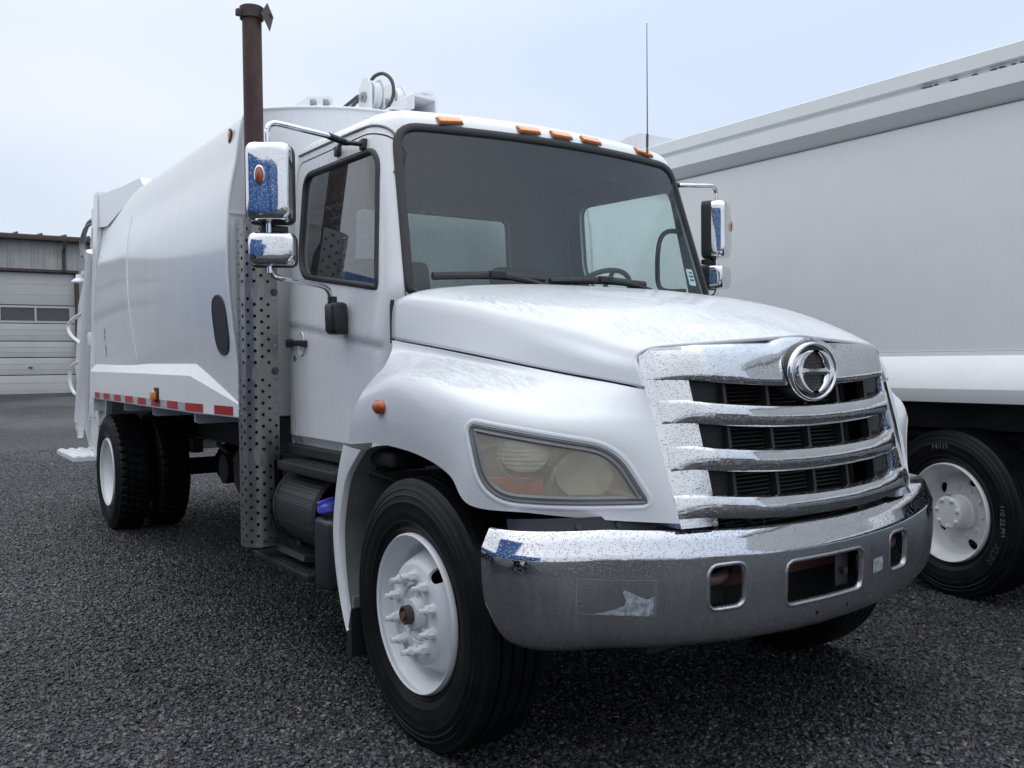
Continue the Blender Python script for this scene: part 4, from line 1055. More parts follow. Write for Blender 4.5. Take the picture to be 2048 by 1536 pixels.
for i in range(21):
    x = -.082+.164*i/20; h = .0125+.012*(abs(x)/.082)**4; rows.append([(x, -.108, 1.409-h), (x, -.122, 1.409-h*.8), (x, -.127, 1.409), (x, -.122, 1.409+h*.8), (x, -.108, 1.409+h)])
bb.grid(rows); bb.build('emblem_bar', 'chrome_mirror', em, angle=40)
fb = MB()
for i in range(-6, 7):
    if i == 0: continue
    z = i*.0115; w_ = .066*sqrt(max(.05, 1-(z/.078)**2)); fb.box((0, -.107, 1.409+z), (2*w_, .005, .004))
fb.build('emblem_louvre', 'dark_steel', em)
# radiator, braces and side mesh behind the slots
bk = MB(); bk.box((0, .095, 1.12), (1.24, .01, .62)); bk.build('grille_backing', 'chassis_black', T)
rd = MB()
for i in range(44):
    z = .74+i*.0148; rd.box((-.0, .02+.12*(z-.95), z), (.74, .030, .0045), Matrix.Rotation(radians(-20), 3, 'X'))
rd.build('radiator_fins', simple('fin_metal', (.085, .085, .088), .5, metal=.5), T, kind='stuff')
for x in (-.385, .385):
    b = MB(); b.box((x, .03, 1.14), (.022, .03, .46), Matrix.Rotation(radians(-8), 3, 'X')); b.build('radiator_frame', 'dark_steel', T)
for x in (-.40, -.20, 0, .20, .40):
    b = MB(); b.ext([(gy(x, 1.37)+.02, 1.375), (gy(x, .98)+.02, .97), (gy(x, .98)+.055, .97), (gy(x, 1.37)+.055, 1.375)], 'x', x-.007, x+.007); b.build('grille_brace', 'black_plastic', grille)
for s in (-1, 1):
    for z0, z1 in ((1.36, 1.29), (1.212, 1.138), (1.058, .98)):
        b = MB(); zs = (z0+z1)/2+.02; 
        b.box((s*.475, gy(.475, zs)+.045, zs), (.16, .008, .082), Matrix.Rotation(s*radians(8), 3, 'Z'))
        for i in range(9): b.box((s*.475, gy(.475, zs)+.039, zs-.036+i*.009), (.16, .004, .002), Matrix.Rotation(s*radians(8), 3, 'Z'))
        b.build('air_mesh', 'black_plastic', grille)
# ---------------------------------------------------------------- bumper
def by(x): return interp([(0, -.180), (.2, -.172), (.4, -.155), (.56, -.130), (.75, -.083), (.90, -.030), (1.02, .028), (1.10, .085), (1.155, .145), (1.185, .205), (1.195, .270)], abs(x))
BP = crspline([Vector(p) for p in [(0, -.180, 0), (.2, -.172, 0), (.4, -.155, 0), (.56, -.130, 0), (.75, -.083, 0), (.90, -.030, 0), (1.02, .028, 0), (1.10, .085, 0), (1.155, .145, 0), (1.185, .205, 0), (1.195, .270, 0)]], 6)
prof = [(.115, .868), (.05, .876), (.040, .877), (.034, .872), (.020, .842), (.006, .806), (.001, .797), (.0, .786), (-.001, .72), (.001, .65), (.008, .58), (.014, .545), (.025, .515), (.042, .496), (.065, .487)]
bm_ = MB(); half = []
for i, p in enumerate(BP):
    t = (BP[min(i+1, len(BP)-1)]-BP[max(i-1, 0)]).normalized(); inn = Vector((-t.y, t.x, 0)); a = p.x
    zo = .030*(min(a, .9)/.8)**2; L_ = sum((BP[j+1]-BP[j]).length for j in range(i, len(BP)-1)); f = 1-.16*max(0, 1-L_/.10)**2-.10*max(0, 1-L_/.25)**2
    r = []
    for o_, z in prof:
        zt = .877; z2 = zt-(zt-z)*f+zo; q = p+inn*o_; r.append((q.x, q.y, z2))
    half.append(r)
full = [[(-x, y, z) for x, y, z in r] for r in half[::-1]]+half[1:]
bm_.grid(full); BUMB = bm_.bvh()
bump = bm_.build('bumper', ['bumper_chrome', 'dark_steel'], T, angle=40); solidify(bump, .007, -1, 1)
bmap = lambda a, b: project(BUMB, (a, -2, b), (0, 1, 0))
holes = []
lips = MB()
specs = [(-.56, -.415, .632, .772, .035), (.415, .56, .632, .772, .035), (-.218, .212, .600, .748, .03)]
for a, b, z0, z1, r_ in specs:
    o2 = resample(roundpoly([(a, z0), (b, z0), (b, z1), (a, z1)], r_), 60); c = MB(); c.ext(o2, 'y', -.35, .06); holes.append(c)
    drape_ring(lips, o2, bmap, [(-.014, -.001), (-.009, .0025), (-.004, .0035), (.001, .001), (.003, -.016)])
for x, z in ((-.05, .548), (.13, .550)): c = MB(); c.cyl((x, -.3, z), (x, 0, z), .008, 12); holes.append(c)
boolean(bump, holes, angle=40)
lips.build('bumper_lip', 'bumper_chrome', bump, angle=60)
# torn sticker remains
def tape(pts, name, mat, lift=.0012, n=40, rings=4):
    m_ = MB(); drape_patch(m_, resample(pts, n), bmap, lift, rings); return m_.build(name, mat, bump, angle=60)
so = MB(); drape_ring(so, resample([(-1.005, .660), (-.755, .632), (-.755, .752), (-1.005, .775)], 80), bmap, [(0, .0008), (.0035, .0008)]); so.build('sticker_outline', simple('glue', (.20, .195, .19), .6), bump)
tape([(-.955, .657), (-.79, .637), (-.762, .636), (-.762, .700), (-.785, .690), (-.815, .705), (-.860, .728), (-.866, .718), (-.85, .702), (-.862, .676), (-.90, .666)], 'torn_sticker', 'sticker', .0018, 60)
tape([(.285, .640), (.355, .645), (.355, .700), (.285, .695)], 'sticker_patch', 'sticker', .0012, 24)
# hooks and brackets behind the openings
for s in (-1, 1):
    hk = MB(); hk.tube([(s*.40, -.02, .735), (s*.44, -.075, .722), (s*.50, -.085, .715), (s*.56, -.06, .722), (s*.58, .0, .735)], .021, 12, smooth=4); hk.build('tow_hook', 'cast_hook', T)
    bk = MB(); bk.box((s*.49, -.02, .645), (.22, .012, .07)); bk.cyl((s*.50, -.026, .655), (s*.50, -.045, .655), .018, 6); bk.cyl((s*.50, -.045, .655), (s*.50, -.055, .655), .010, 10); bk.box((s*.55, .05, .70), (.02, .2, .16)); bk.build('bumper_bracket', 'dark_steel', T)
cb = MB(); cb.box((0, .02, .715), (.60, .03, .05)); cb.box((0, .06, .66), (.9, .02, .05)); cb.build('crossmember', 'rust_red', T)
cb = MB(); cb.box((.165, -.11, .68), (.075, .01, .15), bev=.004); cb.cyl((.16, -.115, .665), (.16, -.135, .665), .014, 6); cb.build('plate_bracket', 'dark_steel', T)
fill = MB(); fill.box((0, .60, .93), (1.05, .85, .68), bev=.02); fill.box((0, 1.7, .80), (.8, 1.4, .45)); fill.box((0, .10, .62), (1.3, .05, .34)); fill.build('engine', 'chassis_black', T)
for s_ in (-1, 1):
    ap = MB(); rows = []
    for x in [.58+.02*i for i in range(28)]: rows.append([(s_*x, by(x)+.125, .945), (s_*x, by(x)+.105, .84)])
    ap.grid(rows); ap.build('bumper_apron', 'tank_black', T)
cl = MB()
for x in (-.93, -.80, -.68): cl.cyl((x, by(x)+.120, .917), (x, by(x)+.108, .917), .010, 8)
cl.build('apron_clips', 'dark_steel', T)
mess = MB(); random.seed(3)
for i in range(14):
    x = random.uniform(-.62, .62); y = random.uniform(-.02, .05); z = random.uniform(.83, .90)
    mess.tube([(x, y, z), (x+random.uniform(-.1, .1), y-.01, z+random.uniform(-.05, .05)), (x+random.uniform(-.2, .2), y+.02, z+random.uniform(-.05, .05))], random.uniform(.004, .011), 7, smooth=4)
mess.box((-.5, .0, .86), (.10, .05, .05), bev=.01); mess.box((.45, .0, .87), (.12, .05, .06), bev=.01); mess.build('hoses_and_cables', 'dark_steel', T)

# ---------------------------------------------------------------- frame, axles, tanks
for s in (-1, 1):
    fr = MB(); fr.ext([(s*.36, .80), (s*.43, .80), (s*.43, 1.06), (s*.36, 1.06)], 'y', .2, 7.2); fr.build('frame_rail', 'chassis_black', T)
ax = MB(); ax.cyl((-.95, 6.53, .505), (.95, 6.53, .505), .08, 16); ax.lathe([(0, -.22), (.14, -.18), (.21, 0), (.14, .18), (0, .22)], 20, 'y', (0, 6.5, .52)); ax.tube([(0, 2.2, .75), (0, 4.3, .68), (0, 6.3, .56)], .05, 12); ax.build('rear_axle', 'chassis_black', T)
ax = MB(); ax.tube([(-.98, .83, .48), (-.6, .83, .42), (.6, .83, .42), (.98, .83, .48)], .05, 10); ax.build('front_axle', 'chassis_black', T)
for s in (-1, 1):
    sp_ = MB(); sp_.box((s*.5, 6.53, .74), (.09, 1.1, .12)); sp_.box((s*.5, .83, .60), (.08, 1.1, .07)); sp_.build('leaf_spring', 'chassis_black', T)
tk = MB(); tk.cyl((-.62, 4.45, .66), (.25, 4.45, .66), .17, 24); tk.cyl((-.55, 5.1, .62), (.2, 5.1, .62), .12, 20); tk.box((-.1, 3.6, .72), (.8, .7, .30), bev=.04); tk.tube([(-.4, 3.2, .9), (-.45, 4.2, .55), (-.5, 5.4, .8)], .02, 8, smooth=4); tk.build('air_tank', 'chassis_black', T)
rt_ = MB(); rt_.cyl((.80, 2.2, .70), (.80, 3.4, .70), .29, 28); rt_.build('fuel_tank', 'chassis_black', T)
# perforated barrel guard under the door with two tread plates
k = NT('mesh_guard')
v = k.n('ShaderNodeTexVoronoi', Vector=k.coord(scale=(70, 70, 70)), Scale=1.0, Randomness=0.)
c = k.ramp(v.outputs['Distance'], [(.30, (.012, .012, .012)), (.42, (.065, .065, .067))]); p = k.n('ShaderNodeBsdfPrincipled', Base_Color=c, Roughness=.5, Metallic=.4); k.set(p, 'Normal', k.bump(v.outputs['Distance'], .5, .004)); M['mesh_guard'] = k.surf(p)
bg_ = MB(); bg_.lathe([(.18, 0), (.20, .008), (.20, .52), (.18, .53), (0, .53)], 40, 'y', (-.93, 1.86, .72)); bg_.lathe([(.203, 0), (.207, .012), (.203, .024)], 40, 'y', (-.93, 2.34, .72)); bg = bg_.build('muffler', 'mesh_guard', T, angle=40)
el = MB(); el.tube([(-.95, 2.38, .70), (-1.0, 2.45, .70), (-1.10, 2.50, .76), (-1.14, 2.50, .95)], .075, 16, smooth=5); el.build('exhaust_elbow', 'chassis_black', T)
def tread(name, x0, x1, y0, y1, z, th):
    st_ = MB(); st_.box(((x0+x1)/2, (y0+y1)/2, z-th/2), (x1-x0, y1-y0, th), bev=.004); o = st_.build(name, 'chassis_black', T)
    kn = MB(); nx = int((x1-x0)/.024); ny = int((y1-y0)/.030)
    for i in range(nx):
        for j in range(ny):
            cx, cy = x0+.014+i*.024, y0+.018+j*.030+(.015 if i % 2 else 0)
            if cy < y1-.01: kn.box((cx, cy, z+.002), (.007, .020, .005), Matrix.Rotation(radians(35 if (i+j) % 2 else -35), 3, 'Z'))
    kn.build('tread_pattern', 'dark_steel', o, kind='stuff')
tread('upper_step', -1.13, -.88, 1.58, 2.30, .965, .045)
tread('lower_step', -1.13, -.88, 1.92, 2.68, .440, .030)
br = MB(); br.box((-.92, 2.0, .50), (.05, .05, .14)); br.box((-.92, 2.5, .52), (.05, .05, .18)); br.box((-.80, 2.2, .52), (.26, .5, .03)); br.box((-.9, 2.25, .455), (.4, .42, .03), Matrix.Rotation(radians(12), 3, 'Y')); br.build('step_bracket', 'dark_steel', T)
tkm = MB(); tkm.box((-1.045, 1.745, .575), (.17, .20, .33), bev=.03); tkm.cyl((-1.07, 1.76, .73), (-1.08, 1.765, .775), .035, 16); tk_ = tkm.build('reservoir_tank', 'tank_black', T, angle=40)
cp = MB(); Rc = Matrix.Rotation(radians(14), 4, 'Y'); cp.lathe([(.0, .036), (.030, .036), (.044, .028), (.050, .012), (.050, .0), (.046, -.006)], 12, 'z'); cp.box((0, 0, .040), (.085, .020, .022), bev=.006); cp.xf(Matrix.Translation((-1.085, 1.765, .775)) @ Rc.inverted()); cp.build('reservoir_cap', 'blue_cap', tk_, angle=30)
sl = MB(); sl.box((-.90, 1.9, 1.01), (.26, 1.2, .04)); sl.box((.90, 1.9, 1.0), (.26, 1.2, .04)); sl.box((.98, 1.95, .70), (.28, .7, .5), bev=.04); sl.box((-.72, 2.05, .75), (.1, .8, .5)); sl.build('cab_sill', 'chassis_black', T)

# ---------------------------------------------------------------- exhaust stack and perforated guard
SX, SY = -1.152, 2.500
stk = MB(); stk.lathe([(.0495, .95), (.0495, 3.30), (.045, 3.30), (.045, 3.0)], 32, 'z', (SX, SY, 0)); stk = stk.build('exhaust_stack', 'rusty_steel', T)
cl = MB(); cl.lathe([(.054, 3.255), (.061, 3.256), (.062, 3.315), (.057, 3.318), (.048, 3.316)], 32, 'z', (SX, SY, 0)); cl.box((SX-.072, SY-.01, 3.275), (.028, .028, .034), bev=.003); cl.box((SX+.078, SY-.012, 3.286), (.05, .02, .036), bev=.004); cl.box((SX+.070, SY+.012, 3.292), (.06, .014, .03)); cl.cyl((SX+.08, SY-.035, 3.286), (SX+.08, SY+.03, 3.286), .008, 8)
cl.build('stack_clamp', 'rust_dark', stk)
cpn = MB(); Rz = Matrix.Rotation(radians(20), 3, 'Z') @ Matrix.Rotation(radians(55), 3, 'Y')
pl = [(-.065, 0), (-.035, -.055), (.035, -.055), (.065, 0), (.035, .055), (-.035, .055)]
cpn.prism([(-1.086, 3.340), (-1.040, 3.290), (-1.072, 3.200), (-1.138, 3.262)], lambda a, b: (a, 2.455+(a+1.08)*.9, b), lambda a, b: (a+.005, 2.462+(a+1.08)*.9, b))
cpn.box((-1.07, 2.48, 3.285), (.03, .03, .012)); cpn.build('rain_cap', 'rust_dark', stk)
mf = MB(); mf.lathe([(.052, .60), (.076, .66), (.076, 2.08), (.052, 2.15)], 28, 'z', (SX, SY, 0)); mf.build('stack_muffler', 'chassis_black', T)
gs = MB()
PL = [(-.040, .140), (-.078, .085), (-.092, .035), (-.095, -.010), (-.083, -.055), (-.050, -.088), (-.010, -.098), (.035, -.097), (.078, -.094)]
PLs = crspline([Vector((p[0], p[1], 0)) for p in PL], 6)
acc = [0]
for i in range(len(PLs)-1): acc.append(acc[-1]+(PLs[i+1]-PLs[i]).length)
TOT = acc[-1]
def gpt(u):
    u = max(0, min(TOT-1e-6, u)); j = 0
    while acc[j+1] < u: j += 1
    t = (u-acc[j])/(acc[j+1]-acc[j]); return PLs[j].lerp(PLs[j+1], t)
NC = 11; cw_ = TOT/NC; Z0, Z1 = .505, 2.210; ph = .0600
bands = [(1.80, 1.86), (1.39, 1.45), (.955, 1.01)]
def cell(u0, u1, z0, z1, hole):
    zc, uc = (z0+z1)/2, (u0+u1)/2
    def pt(u, z):
        p = gpt(u); return (SX+p.x, SY+p.y, z)
    if not hole: gs.add([pt(u0, z0), pt(u1, z0), pt(u1, z1), pt(u0, z1)], [(0, 1, 2, 3)]); return
    ou = []; inn = []; R_ = .0087
    hw_, hh_ = (u1-u0)/2, (z1-z0)/2
    for k_ in range(12):
        a = 2*pi*k_/12+pi/12; c_, s_ = cos(a), sin(a); sc_ = min(hw_/max(1e-6, abs(c_)), hh_/max(1e-6, abs(s_)))
        ou.append((uc+c_*sc_, zc+s_*sc_)); inn.append((uc+c_*R_, zc+s_*R_))
    cs_ = [(u1, z1), (u0, z1), (u0, z0), (u1, z0)]
    vs = [pt(*p) for p in ou]+[pt(*p) for p in inn]+[pt(*p) for p in cs_]
    fs = [(k_, (k_+1) % 12, 12+(k_+1) % 12, 12+k_) for k_ in range(12)]
    # corner triangles
    for ci, (cu, cz) in enumerate(cs_):
        best = None
        for k_ in range(12):
            a, b = ou[k_], ou[(k_+1) % 12]
            on = lambda p, q: abs(p-q) < 1e-9
            if (on(a[0], cu) and on(b[1], cz)) or (on(b[0], cu) and on(a[1], cz)): best = k_
        if best is not None: fs.append((best, 24+ci, (best+1) % 12))
    gs.add(vs, fs)
for i in range(NC):
    u0, u1 = i*cw_, (i+1)*cw_; z = Z0
    low_cut = i >= NC-1
    nrow = int((Z1-Z0)/ph); off = ph/2 if i % 2 else 0
    zs = [Z0]+[Z0+off+ph*k_ for k_ in range(1 if not off else 0, nrow+1) if Z0+off+ph*k_ < Z1-.012]+[Z1]
    for a, b in zip(zs, zs[1:]):
        if low_cut and b < .955: continue
        zc = (a+b)/2; hole = (b-a) > ph*.9 and not any(q0-.0 < zc < q1 for q0, q1 in bands)
        cell(u0, u1, max(a, .955) if low_cut else a, b, hole)
gd = gs.build('exhaust_guard', 'guard_steel', T, angle=2, recalc=False)
for z in (.985, 1.42, 1.83, .56):
    q = gpt(TOT-.02 if z > .9 else TOT-.05); b = MB(); b.cyl((SX+q.x, SY+q.y-.001, z), (SX+q.x, SY+q.y-.010, z), .013, 6); b.cyl((SX+q.x, SY+q.y-.001, z), (SX+q.x, SY+q.y-.004, z), .020, 14); b.build('guard_bolt', 'dark_steel', gd)
cap = MB(); cap.lathe([(.075, .50), (.07, .49), (0, .485)], 24, 'z', (SX, SY, 0)); cap.build('guard_base', 'chassis_black', T)

# ---------------------------------------------------------------- mirrors
def mirror(s):
    mo = lambda p: (s*p[0], p[1], p[2])
    ar = MB()
    ar.tube([mo(p) for p in [(.985, 1.70, 2.474), (1.10, 1.655, 2.482), (1.25, 1.638, 2.492), (1.345, 1.635, 2.500), (1.378, 1.635, 2.492), (1.392, 1.635, 2.465), (1.394, 1.635, 2.40), (1.392, 1.635, 1.90), (1.388, 1.635, 1.862), (1.365, 1.640, 1.838), (1.30, 1.655, 1.828), (1.15, 1.70, 1.815), (1.085, 1.725, 1.795), (1.062, 1.73, 1.735)]], .0125, 12, smooth=5)
    a_ = ar.build('mirror_arm', 'chrome_mirror', T, angle=60)
    bk_ = MB()
    for (yy, zz_) in ((1.640, 2.462), (1.93, 2.487)):
        q, nn = project(CABB, (s*3, yy, zz_), (-s, 0, 0)); bk_.box(q+nn*.006, (.03, .045, .05), bev=.006)
        bk_.tube([q+nn*.01, Vector((s*1.02, 1.70+.0*(yy > 1.8), 2.475))], .011, 8)
    bk_.cyl((s*1.00, 1.695, 2.475), (s*1.10, 1.655, 2.483), .016, 10); bk_.build('arm_bracket', 'black_plastic', a_)
    lb = MB(); lb.box((s*1.043, 1.735, 1.665), (.085, .10, .15), bev=.022); lb.cyl((s*1.062, 1.73, 1.73), (s*1.062, 1.73, 1.765), .022, 12); lb.v = [(v[0], v[1]+(v[2]-1.66)*.0, v[2]) if v[2] > 1.62 else (v[0]-s*(1.62-v[2])*.25, v[1], v[2]) for v in lb.v]; lb.build('arm_foot', 'black_plastic', a_, angle=45)
    def head(z0, z1, w, d_, zm, tilt, nm, cx=1.385):
        Rm = Matrix.Rotation(s*radians(tilt), 3, 'Z'); c = Vector((s*cx, 1.630, (z0+z1)/2)); h = z1-z0
        # chrome shell: a domed rounded box, open side at the back
        sh_ = MB(); rows = []
        def rr(wx, hz, r): return resample(roundpoly([(-wx/2, -hz/2), (wx/2, -hz/2), (wx/2, hz/2), (-wx/2, hz/2)], r), 56)
        for dy, sc_, rd_ in ((.008, 1.0, .030), (-.02, 1.0, .032), (-.042, .985, .034), (-.058, .95, .04), (-.068, .88, .05), (-.073, .76, .05), (-.0755, .6, .045), (-.0765, .4, .03), (-.077, .12, .005)):
            rows.append([c+Rm @ Vector((x, dy*d_/.1, z)) for x, z in rr(w-(1-sc_)*min(w, h)*.9, h-(1-sc_)*min(w, h)*.9, rd_)])
        sh_.grid(rows, True); sh_.f.append(tuple(range(len(sh_.v)-56, len(sh_.v)))); sh_.mi.append(0)
        o = sh_.build(nm, 'chrome_mirror', a_, angle=50)
        fr = MB(); rows = []
        for dy, gx in ((.006, -.001), (.007, .003), (.060, .003), (.066, -.004), (.060, -.012), (.052, -.014)):
            rows.append([c+Rm @ Vector((x, dy*d_/.1+ (0), z)) for x, z in rr(w+2*gx, h+2*gx, .032)])
        fr.grid(rows, True); fr.build('mirror_rim', 'black_rubber', o, angle=40)
        gl = MB(); pts = rr(w-.026, h-.026, .025); n_ = len(pts); gl.add([c+Rm @ Vector((x, .052*d_/.1, z)) for x, z in pts], [tuple(range(n_))]); gl.build('mirror_glass', 'mirror_glass', o)
        return o, c, Rm
    big, c, Rm = head(2.068, 2.405, .190, .105, 0, 30, 'mirror_head')
    fr_c = c+Rm @ Vector((-s*-.0-.045*-s*-1*0, -.078, 0))
    mk = MB(); mk.lathe([(.048, .0), (.046, .005), (.036, .010)], 24, 'z'); mk.v = [(v[0]*.5, v[1], v[2]) for v in mk.v]; 
    tm = Matrix.Translation(c+Rm @ Vector((s*.030, -.0745, .02))) @ Rm.to_4x4() @ Matrix.Rotation(radians(90), 4, 'X'); mk.xf(tm); mk.build('light_bezel', 'chrome_mirror', big)
    mk = MB(); mk.lathe([(.036, .004), (.032, .012), (.018, .018), (0, .020)], 24, 'z'); mk.v = [(v[0]*.48, v[1], v[2]) for v in mk.v]; mk.xf(tm); mk.build('mirror_light', 'amber_dark', big)
    head(1.882, 2.022, .198, .10, 0, 26, 'convex_mirror', 1.378)
    j = MB(); j.cyl((s*1.392, 1.66, 2.02), (s*1.392, 1.66, 2.072), .026, 12); j.box((s*1.36, 1.66, 2.045), (.12, .03, .03), bev=.005); j.build('mirror_clamp', 'black_plastic', a_)
mirror(-1); mirror(1)

# ---------------------------------------------------------------- packer body
YF, YR = 2.640, 6.66
secF = [(1.190, 1.17), (1.196, 1.26), (1.218, 1.50), (1.240, 1.70), (1.256, 1.90), (1.258, 2.10), (1.246, 2.32), (1.222, 2.46), (1.202, 2.55), (1.186, 2.66), (1.166, 2.76), (1.150, 2.795), (1.120, 2.812), (1.049, 2.839), (.841, 2.880), (.54, 2.919), (.27, 2.934), (0, 2.938)]
secR = [(1.175, 1.17), (1.180, 1.26), (1.190, 1.50), (1.185, 1.70), (1.175, 1.90), (1.160, 2.10), (1.135, 2.32), (1.115, 2.46), (1.10, 2.55), (1.08, 2.66), (1.062, 2.76), (1.052, 2.795), (1.03, 2.815), (.97, 2.845), (.78, 2.885), (.50, 2.922), (.25, 2.936), (0, 2.94)]
def sec(y):
    t = max(0, (y-5.08)/(YR-5.08)); s1 = [(a[0]+(b[0]-a[0])*t*.62, a[1]+(b[1]-a[1])*t) for a, b in zip(secF, secR)]
    return s1
def sec_smooth(y):
    s1 = sec(y); lo = crspline([Vector((p[0], p[1], 0)) for p in s1[:12]], 3); hi = crspline([Vector((p[0], p[1], 0)) for p in s1[11:]], 3)
    pts = [(p.x, p.y) for p in lo]+[(p.x, p.y) for p in hi[1:]]
    return pts+[(-x, z) for x, z in pts[-2::-1]]
ys_ = [YF+(YR-YF)*i/40 for i in range(41)]
bd = MB(); 
def brow(y): return [(x+0.0016*sin(z*5+y*2.1)*(1 if abs(x) > .9 else 0), y, z) for x, z in sec_smooth(y)]
bd.grid([brow(y) for y in ys_]); BODB = bd.bvh()
body = bd.build('packer_body', 'white_body', T, angle=32)
fw = MB(); fr = sec_smooth(YF); fw.add([(x, YF+.001, z) for x, z in fr], [tuple(range(len(fr)))]); fw.build('front_wall', 'white_paint', body)
# rolled edge along the front rim
ed = MB(); ed.tube([(x, YF-.002, z) for x, z in sec_smooth(YF)], .009, 8); ed.build('rim_edge', 'white_paint', body, angle=60)
bw = MB(); fr = sec_smooth(YR); bw.add([(x, YR-.01, z) for x, z in fr], [tuple(range(len(fr)))]); bw.box((0, 4.65, 1.20), (2.2, 4.0, .1)); bw.build('floor', 'chassis_black', body)
wl = MB()
q = [project(BODB, (-3, YF-.004+.01, z), (1, 0, 0))[0] for z in (2.262,)]
wl.box((-1.10, YF-.006, 2.262), (.30, .004, .007)); wl.build('wall_seam', 'white_body', body)
# weld seam on the side
for yy in (5.05,):
    tb = MB(); tb.tube([project(BODB, (-3, yy-.10+.16*(z-1.5), z), (1, 0, 0))[0]+Vector((.001, 0, 0)) for z in [1.50+.06*i for i in range(19)]], .006, 6); tb.build('weld_seam', 'white_body', body, angle=60)
# oval sight window
ov = resample([(2.845+.135*cos(a), 1.670+.162*sin(a)) if abs(sin(a)) < 2 else None for a in [2*pi*i/60 for i in range(60)]], 60)
ov = resample(roundpoly([(2.735, 1.515), (2.965, 1.515), (2.965, 1.835), (2.735, 1.835)], .115, 8), 60)
bm2 = lambda a, b: project(BODB, (-3, a, b), (1, 0, 0))
om = MB(); drape_patch(om, ov, bm2, .006, 4); om.build('oval_window', 'body_window', body, angle=60)
om = MB(); drape_ring(om, ov, bm2, [(-.008, 0), (-.006, .007), (.003, .008), (.005, .005)]); om.build('oval_window_seal', 'black_rubber', body)
# rub rail with sloping top
for s in (-1, 1):
    rl = MB(); rows = []
    for y, xo, zs, xi, zi in ((2.642, 1.197, 1.238, 1.185, 1.244), (2.70, 1.202, 1.250, 1.190, 1.258), (3.05, 1.228, 1.322, 1.195, 1.372), (3.42, 1.254, 1.396, 1.200, 1.486), (4.6, 1.256, 1.404, 1.198, 1.500), (6.66, 1.248, 1.412, 1.170, 1.506)):
        rows.append([(s*1.10, y, 1.166), (s*(xo-.004), y, 1.166), (s*xo, y, 1.172), (s*xo, y, zs-.006), (s*(xo-.004), y, zs), (s*xi, y, zi), (s*1.10, y, zi)])
    rl.grid(rows); rl.f.append(tuple(range(7))); rl.mi.append(0); rl.f.append(tuple(range(35, 42))); rl.mi.append(0)
    ro = rl.build('side_rail', 'white_rail', body, angle=20)
    if s > 0: continue
    def xr(y): return interp([(2.642, 1.197), (2.70, 1.202), (3.05, 1.228), (3.42, 1.254), (4.6, 1.256), (6.66, 1.248)], y)
    reds = [(2.697, 3.058), (3.296, 3.655), (3.831, 4.093), (4.278, 4.531), (4.694, 4.943), (5.107, 5.366), (5.529, 5.775), (5.954, 6.204), (6.378, 6.605)]
    reds = [tuple(-2.214+(v+2.214)*(2.7838-xr(v))/1.5638 for v in p_) for p_ in reds]
    def tp_(y, y1, nm):
        kk = [y]+[v for v in (2.70, 3.05, 3.42, 4.6) if y < v < y1]+[y1]
        b = MB(); b.grid([[(-xr(v)-.0022, v, 1.176) for v in kk], [(-xr(v)-.0022, v, 1.226) for v in kk]]); b.build(nm, nm, ro)
    for a, b in reds: tp_(a, b, 'red_tape')
    for (a, b), (c, d) in zip(reds[1:], reds[2:]): tp_(b+.004, c-.004, 'white_tape')
    mk = MB(); mk.box((-1.258, 4.22, 1.255), (.012, .10, .10), bev=.004); mb_ = mk.build('marker_bracket', 'chassis_black', ro)
    mk = MB(); mk.box((-1.280, 4.22, 1.250), (.035, .075, .065), bev=.014); mk.build('marker_lens', 'amber_lens', ro, angle=60)
q, nn = project(BODB, (-3, 2.80, 2.71), (1, 0, 0))
mk = MB(); mk.lathe([(.030, .0), (.030, -.010), (.022, -.012)], 20, 'x'); mk.v = [(v[0]+q.x, v[1]*.9+q.y, v[2]*1.35+q.z) for v in mk.v]; mk.build('light_bezel', 'black_rubber', body)
mk = MB(); mk.lathe([(.023, -.008), (.018, -.016), (0, -.018)], 20, 'x'); mk.v = [(v[0]+q.x, v[1]*.9+q.y, v[2]*1.35+q.z) for v in mk.v]; mk.build('side_light', 'amber_lens', body)
# small stencilled notes near the rear post
random.seed(5)
for z in (1.72, 1.585):
    dm = MB()
    for i in range(7):
        zz_ = z-.045+i*.015; l = random.uniform(.02, .06); y = 6.12+random.uniform(-.01, .01); q, nn = bm2(y, zz_); dm.box(q+Vector((-.0022, 0, 0)), (.001, l, .007))
    dm.build('faded_decal', 'print_black', body, kind='stuff')
# sub frame hangers
for y in (5.55, 4.62, 3.55):
    hg_ = MB(); hg_.ext([(-1.19, 1.165), (-1.19, 1.10), (-1.165, 1.09), (-.45, 1.09), (-.45, 1.165)], 'y', y, y+.012); hg_.box((-.82, y+.05, 1.13), (.70, .09, .065)); hg_.build('body_hanger', 'white_rail', body)
# wedge-shaped gusset at the top rear of the body
for s in (-1, 1):
    gz_ = MB(); g0 = [(1.150, 4.95, 2.80), (1.150, 5.05, 2.868), (1.150, 5.75, 2.908), (1.146, 6.68, 2.990), (1.146, 6.68, 2.70), (1.148, 6.30, 2.665)]
    gz_.add([(s*x, y, z) for x, y, z in g0]+[(s*(x-.14), y, z) for x, y, z in g0], [(0, 1, 2, 5), (2, 3, 4, 5), (6, 7, 8, 11), (8, 9, 10, 11)]+[(i, (i+1) % 6, 6+(i+1) % 6, 6+i) for i in range(6)]); gz_.build('top_gusset', 'white_body', body, angle=20)
gz_ = MB(); gz_.box((0, 6.60, 2.955), (2.1, .14, .08)); gz_.build('header', 'white_rail', body)
for s in (-1, 1):
    po = MB(); po.prism([(0, 0), (.13, 0), (.13, .19), (0, .19)], lambda a, b: (s*(1.225-a), 6.665+b, 1.05), lambda a, b: (s*(1.150-a), 6.665+b, 3.02)); po.build('rear_post', 'white_paint', body)
    pw_ = MB(); pw_.cyl((s*1.10, 6.76, 2.94), (s*1.145, 6.76, 2.94), .035, 14); pw_.build('post_pin', 'white_rail', body)

